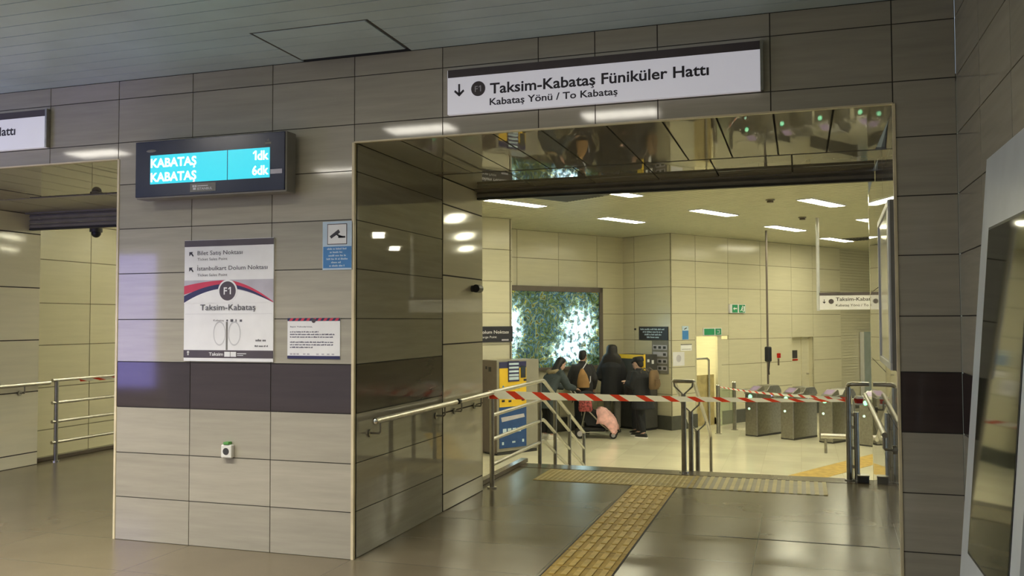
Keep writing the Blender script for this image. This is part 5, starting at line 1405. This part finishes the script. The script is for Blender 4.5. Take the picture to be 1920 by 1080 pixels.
mb = MB(); mb.tube([(-0.02, 0, 0.37), (0.05, 0.03, 0.47), (0.09, 0.10, 0.52), (0.10, 0.20, 0.53)], 0.012, 8); mb.tube([(0.09, 0, 0.02), (0.15, 0.05, 0.12), (0.16, 0.14, 0.22)], 0.010, 8); mb.build('strap', M_GREYP, b, smooth=True)
# person bending over the pushchair
J = joints(1.62, 0.26, 0.12)
J.update(pelvis=(0, -0.06, 0.92), chest=(0, 0.12, 1.24), neck=(0, 0.22, 1.37), head=(0, 0.30, 1.475))
for s, S in ((-1, 'l'), (1, 'r')):
    J['sh_' + S] = (0.18 * s, 0.17, 1.30); J['el_' + S] = (0.23 * s, 0.30, 1.04); J['wr_' + S] = (0.20 * s, 0.52, 0.98); J['hip_' + S] = (0.09 * s, -0.05, 0.87); J['kn_' + S] = (0.10 * s, 0.0, 0.48)
t, V, P = person('person in a blue grey coat with fur trimmed hood bending at the pushchair handle', (-4.80, 17.25, FZ), R(-40), J, M_SKIN2, (0, 1, -0.5))
trousers(t, V, M_CBLACK); shoes(t, V, M_SHOEW)
coat(t, V, M_CBLUE, 0.62, 0.25, 0.20, 0.055, hem_y=0.0)
long_hair(t, P, V, M_HAIR, 0.04, w=0.10)
mb = MB(); mb.tube([(-0.13, 0.16, 1.36), (-0.11, 0.08, 1.33), (0, 0.04, 1.31), (0.11, 0.08, 1.33), (0.13, 0.16, 1.36)], [0.035, 0.05, 0.055, 0.05, 0.035], 12); remeshed(mb, 'fur_hood', M_FUR, t, 0.012)
# person on the right, looking left
J = joints(1.58, 0.05, 0.08)
J['wr_l'] = (-0.10, 0.30, 1.10); J['el_l'] = (-0.21, 0.08, 1.03); J['wr_r'] = (0.08, 0.32, 1.06); J['el_r'] = (0.23, 0.06, 1.00)
J['kn_r'] = (0.08, 0.10, 0.45); J['an_r'] = (0.09, 0.13, 0.085); J['toe_r'] = (0.10, 0.27, 0.035); J['an_l'] = (-0.09, -0.10, 0.085); J['toe_l'] = (-0.10, 0.04, 0.035)
t, V, P = person('person in a long black coat and white soled shoes facing left beside the dark machine', (-3.05, 17.95, FZ), R(68), J, M_SKIN2, (0, 1, -0.15))
trousers(t, V, M_CBLACK, 0.005); shoes(t, V, M_SHOEB)
coat(t, V, M_CBLACK, 0.58, 0.27, 0.22, 0.055, hem_y=-0.05)
short_hair(t, P, M_HAIR)
mb = MB(); rings = []
for (z, y, rx, ry) in ((0.150, -0.01, 0.05, 0.06), (0.140, -0.012, 0.090, 0.105), (0.095, -0.014, 0.102, 0.118), (0.052, -0.014, 0.104, 0.120), (0.046, -0.014, 0.098, 0.112)):
    rings.append([P(rx * math.cos(2 * PI * i / 18), y + ry * math.sin(2 * PI * i / 18), z) for i in range(18)])
mb.loft(rings); mb.tube([P(-0.085, 0.07, 0.056), P(0, 0.15, 0.040), P(0.085, 0.07, 0.056)], 0.012, 8); mb.build('cap', M_CBLACK, t, smooth=True)
b = thing('backpack', 'tan backpack on the person in the long black coat', 'backpack', (-2.78, 17.845, FZ + 0.98), R(68))
mb = MB(); mb.loft([ell((0, 0, 0.0), 0.13, 0.07), ell((0, 0, 0.04), 0.15, 0.085), ell((0, 0, 0.30), 0.14, 0.08), ell((0, 0, 0.38), 0.10, 0.055)]); mb.build('body', M_TAND, b, smooth=True)
mb = MB(); mb.loft([ell((0, -0.075, 0.05), 0.09, 0.03), ell((0, -0.085, 0.10), 0.10, 0.035), ell((0, -0.08, 0.2), 0.09, 0.03)]); mb.build('pocket', M_TAND, b, smooth=True)
mb = MB(); mb.tube([(-0.09, 0.06, 0.36), (-0.10, 0.16, 0.42), (-0.10, 0.24, 0.36), (-0.10, 0.24, 0.18)], 0.014, 8); mb.tube([(0.09, 0.06, 0.36), (0.10, 0.16, 0.42), (0.10, 0.24, 0.36), (0.10, 0.24, 0.18)], 0.014, 8); mb.build('strap', M_MACHD, b, smooth=True)
# shorter person half hidden at the dark machine
J = joints(1.55, 0.05, 0.09); J['wr_r'] = (0.12, 0.34, 1.10); J['el_r'] = (0.22, 0.08, 1.0)
t, V, P = person('person with dark hair mostly hidden between the dark machine and the black coat', (-3.205, 18.46, FZ), R(40), J, M_SKIN2, (0.2, 1, 0))
trousers(t, V, M_CBLACK); shoes(t, V, M_SHOEB); coat(t, V, M_CDARK, 0.72, 0.21, 0.17, 0.04, 'jacket'); short_hair(t, P, M_HAIRB)

# pushchair, pointing right
t = thing('pushchair', 'dark pushchair with four wheels in front of the queue', 'pushchair', (-4.23, 17.62, FZ), R(8))
for (x, y, r_) in ((0.0, -0.22, 0.10), (0.0, 0.22, 0.10), (0.66, -0.17, 0.075), (0.66, 0.17, 0.075)):
    mb = MB()
    n = 20; mb.tube([(x + (r_ - 0.02) * math.cos(2 * PI * i / n), y, r_ + (r_ - 0.02) * math.sin(2 * PI * i / n)) for i in range(n + 1)], 0.02, 8)
    w_ = mb.build('wheel', M_BLACK, t, smooth=True)
    mb = MB(); mb.cyl((x, y - 0.018, r_), (x, y + 0.018, r_), r_ * 0.55, 14); mb.build('hub', M_GREYP, w_)
mb = MB()
for y in (-0.22, 0.22):
    mb.tube([(-0.22, y, 0.98), (-0.12, y, 0.86), (0.42, y, 0.30), (0.66, y * 0.77, 0.10)], 0.014, 8)
    mb.tube([(0.0, y, 0.10), (0.12, y, 0.62)], 0.014, 8); mb.tube([(0.0, y, 0.12), (0.60, y * 0.8, 0.14)], 0.011, 8)
mb.tube([(0.0, -0.22, 0.10), (0.0, 0.22, 0.10)], 0.010, 8)
mb.build('frame', M_STEELD, t, smooth=True)
mb = MB(); mb.tube([(-0.22, -0.22, 0.98), (-0.24, -0.18, 0.99), (-0.24, 0.18, 0.99), (-0.22, 0.22, 0.98)], 0.018, 8); mb.build('handle', M_BLACK, t, smooth=True)
mb = MB(); mb.prism([(0.00, -0.19, 0.82), (0.05, -0.19, 0.40), (0.14, -0.19, 0.27), (0.60, -0.19, 0.22), (0.64, -0.19, 0.33), (0.50, -0.19, 0.47), (0.24, -0.19, 0.55), (0.10, -0.19, 0.84)], (0, 0.38, 0)); mb.build('seat', M_CBLACK, t)
mb = MB(); vs = []
for i in range(9):
    a = R(160 - 13 * i)
    vs.append([(0.12 + 0.30 * math.cos(a), y, 0.66 + 0.28 * math.sin(a) - 0.05 * (abs(y) / 0.22) ** 2) for y in (-0.22, -0.15, -0.05, 0.05, 0.15, 0.22)])
mb.add([p for r_ in vs for p in r_], [(i * 6 + j, i * 6 + j + 1, (i + 1) * 6 + j + 1, (i + 1) * 6 + j) for i in range(8) for j in range(5)])
o = mb.build('canopy', M_CBLACK, t, smooth=True); sd_ = o.modifiers.new('thickness', 'SOLIDIFY'); sd_.thickness = 0.012
mb = MB(); mb.box(0.05, 0.50, -0.17, 0.17, 0.14, 0.22); mb.build('basket', M_CDARK, t, bevel=0.03)
b = thing('blanket', 'pale pink blanket hanging over the front of the pushchair', 'blanket', (-4.23, 17.61, FZ + 0.025), R(8))
mb = MB(); rows = []
prof = [(0.34, 0.56), (0.42, 0.575), (0.50, 0.55), (0.57, 0.48), (0.63, 0.42), (0.69, 0.34), (0.735, 0.24), (0.75, 0.16)]
cross = [(0.23, -0.16), (0.225, -0.08), (0.20, 0.0), (0.10, 0.012), (0.0, 0.016), (-0.10, 0.012), (-0.20, 0.0), (-0.228, -0.08), (-0.236, -0.16), (-0.242, -0.24), (-0.25, -0.31)]
for i, (x, z) in enumerate(prof):
    rows.append([(x + 0.014 * math.sin(j * 1.7 + i) - (0.05 * i / 7 if j > 7 else 0), y + 0.010 * math.sin(i * 2.0 + j), max(0.075, z + dz * (0.9 if i < 6 else 0.45) + 0.010 * math.cos(j * 2.1 + i * 0.7))) for j, (y, dz) in enumerate(cross)])
mb.add([p for r_ in rows for p in r_], [(i * 11 + j, i * 11 + j + 1, (i + 1) * 11 + j + 1, (i + 1) * 11 + j) for i in range(len(rows) - 1) for j in range(10)])
o = mb.build('cloth', M_PINK, b, smooth=True); sd_ = o.modifiers.new('thickness', 'SOLIDIFY'); sd_.thickness = 0.02
b = thing('hanging_bag', 'small red and white patterned bag hanging behind the pushchair canopy', 'bag', (-4.19, 17.33, FZ + 0.55), R(8))
mb = MB(); mb.loft([ell((0.12, 0, 0.0), 0.12, 0.04), ell((0.12, 0, 0.04), 0.14, 0.055), ell((0.12, 0, 0.22), 0.125, 0.05), ell((0.12, 0, 0.26), 0.10, 0.03)]); mb.build('body', M_FLORAL, b, smooth=True)
mb = MB(); mb.tube([(0.04, 0, 0.25), (0.06, 0, 0.36), (0.18, 0, 0.36), (0.20, 0, 0.25)], 0.008, 8); mb.build('handle', M_BLACK, b, smooth=True)
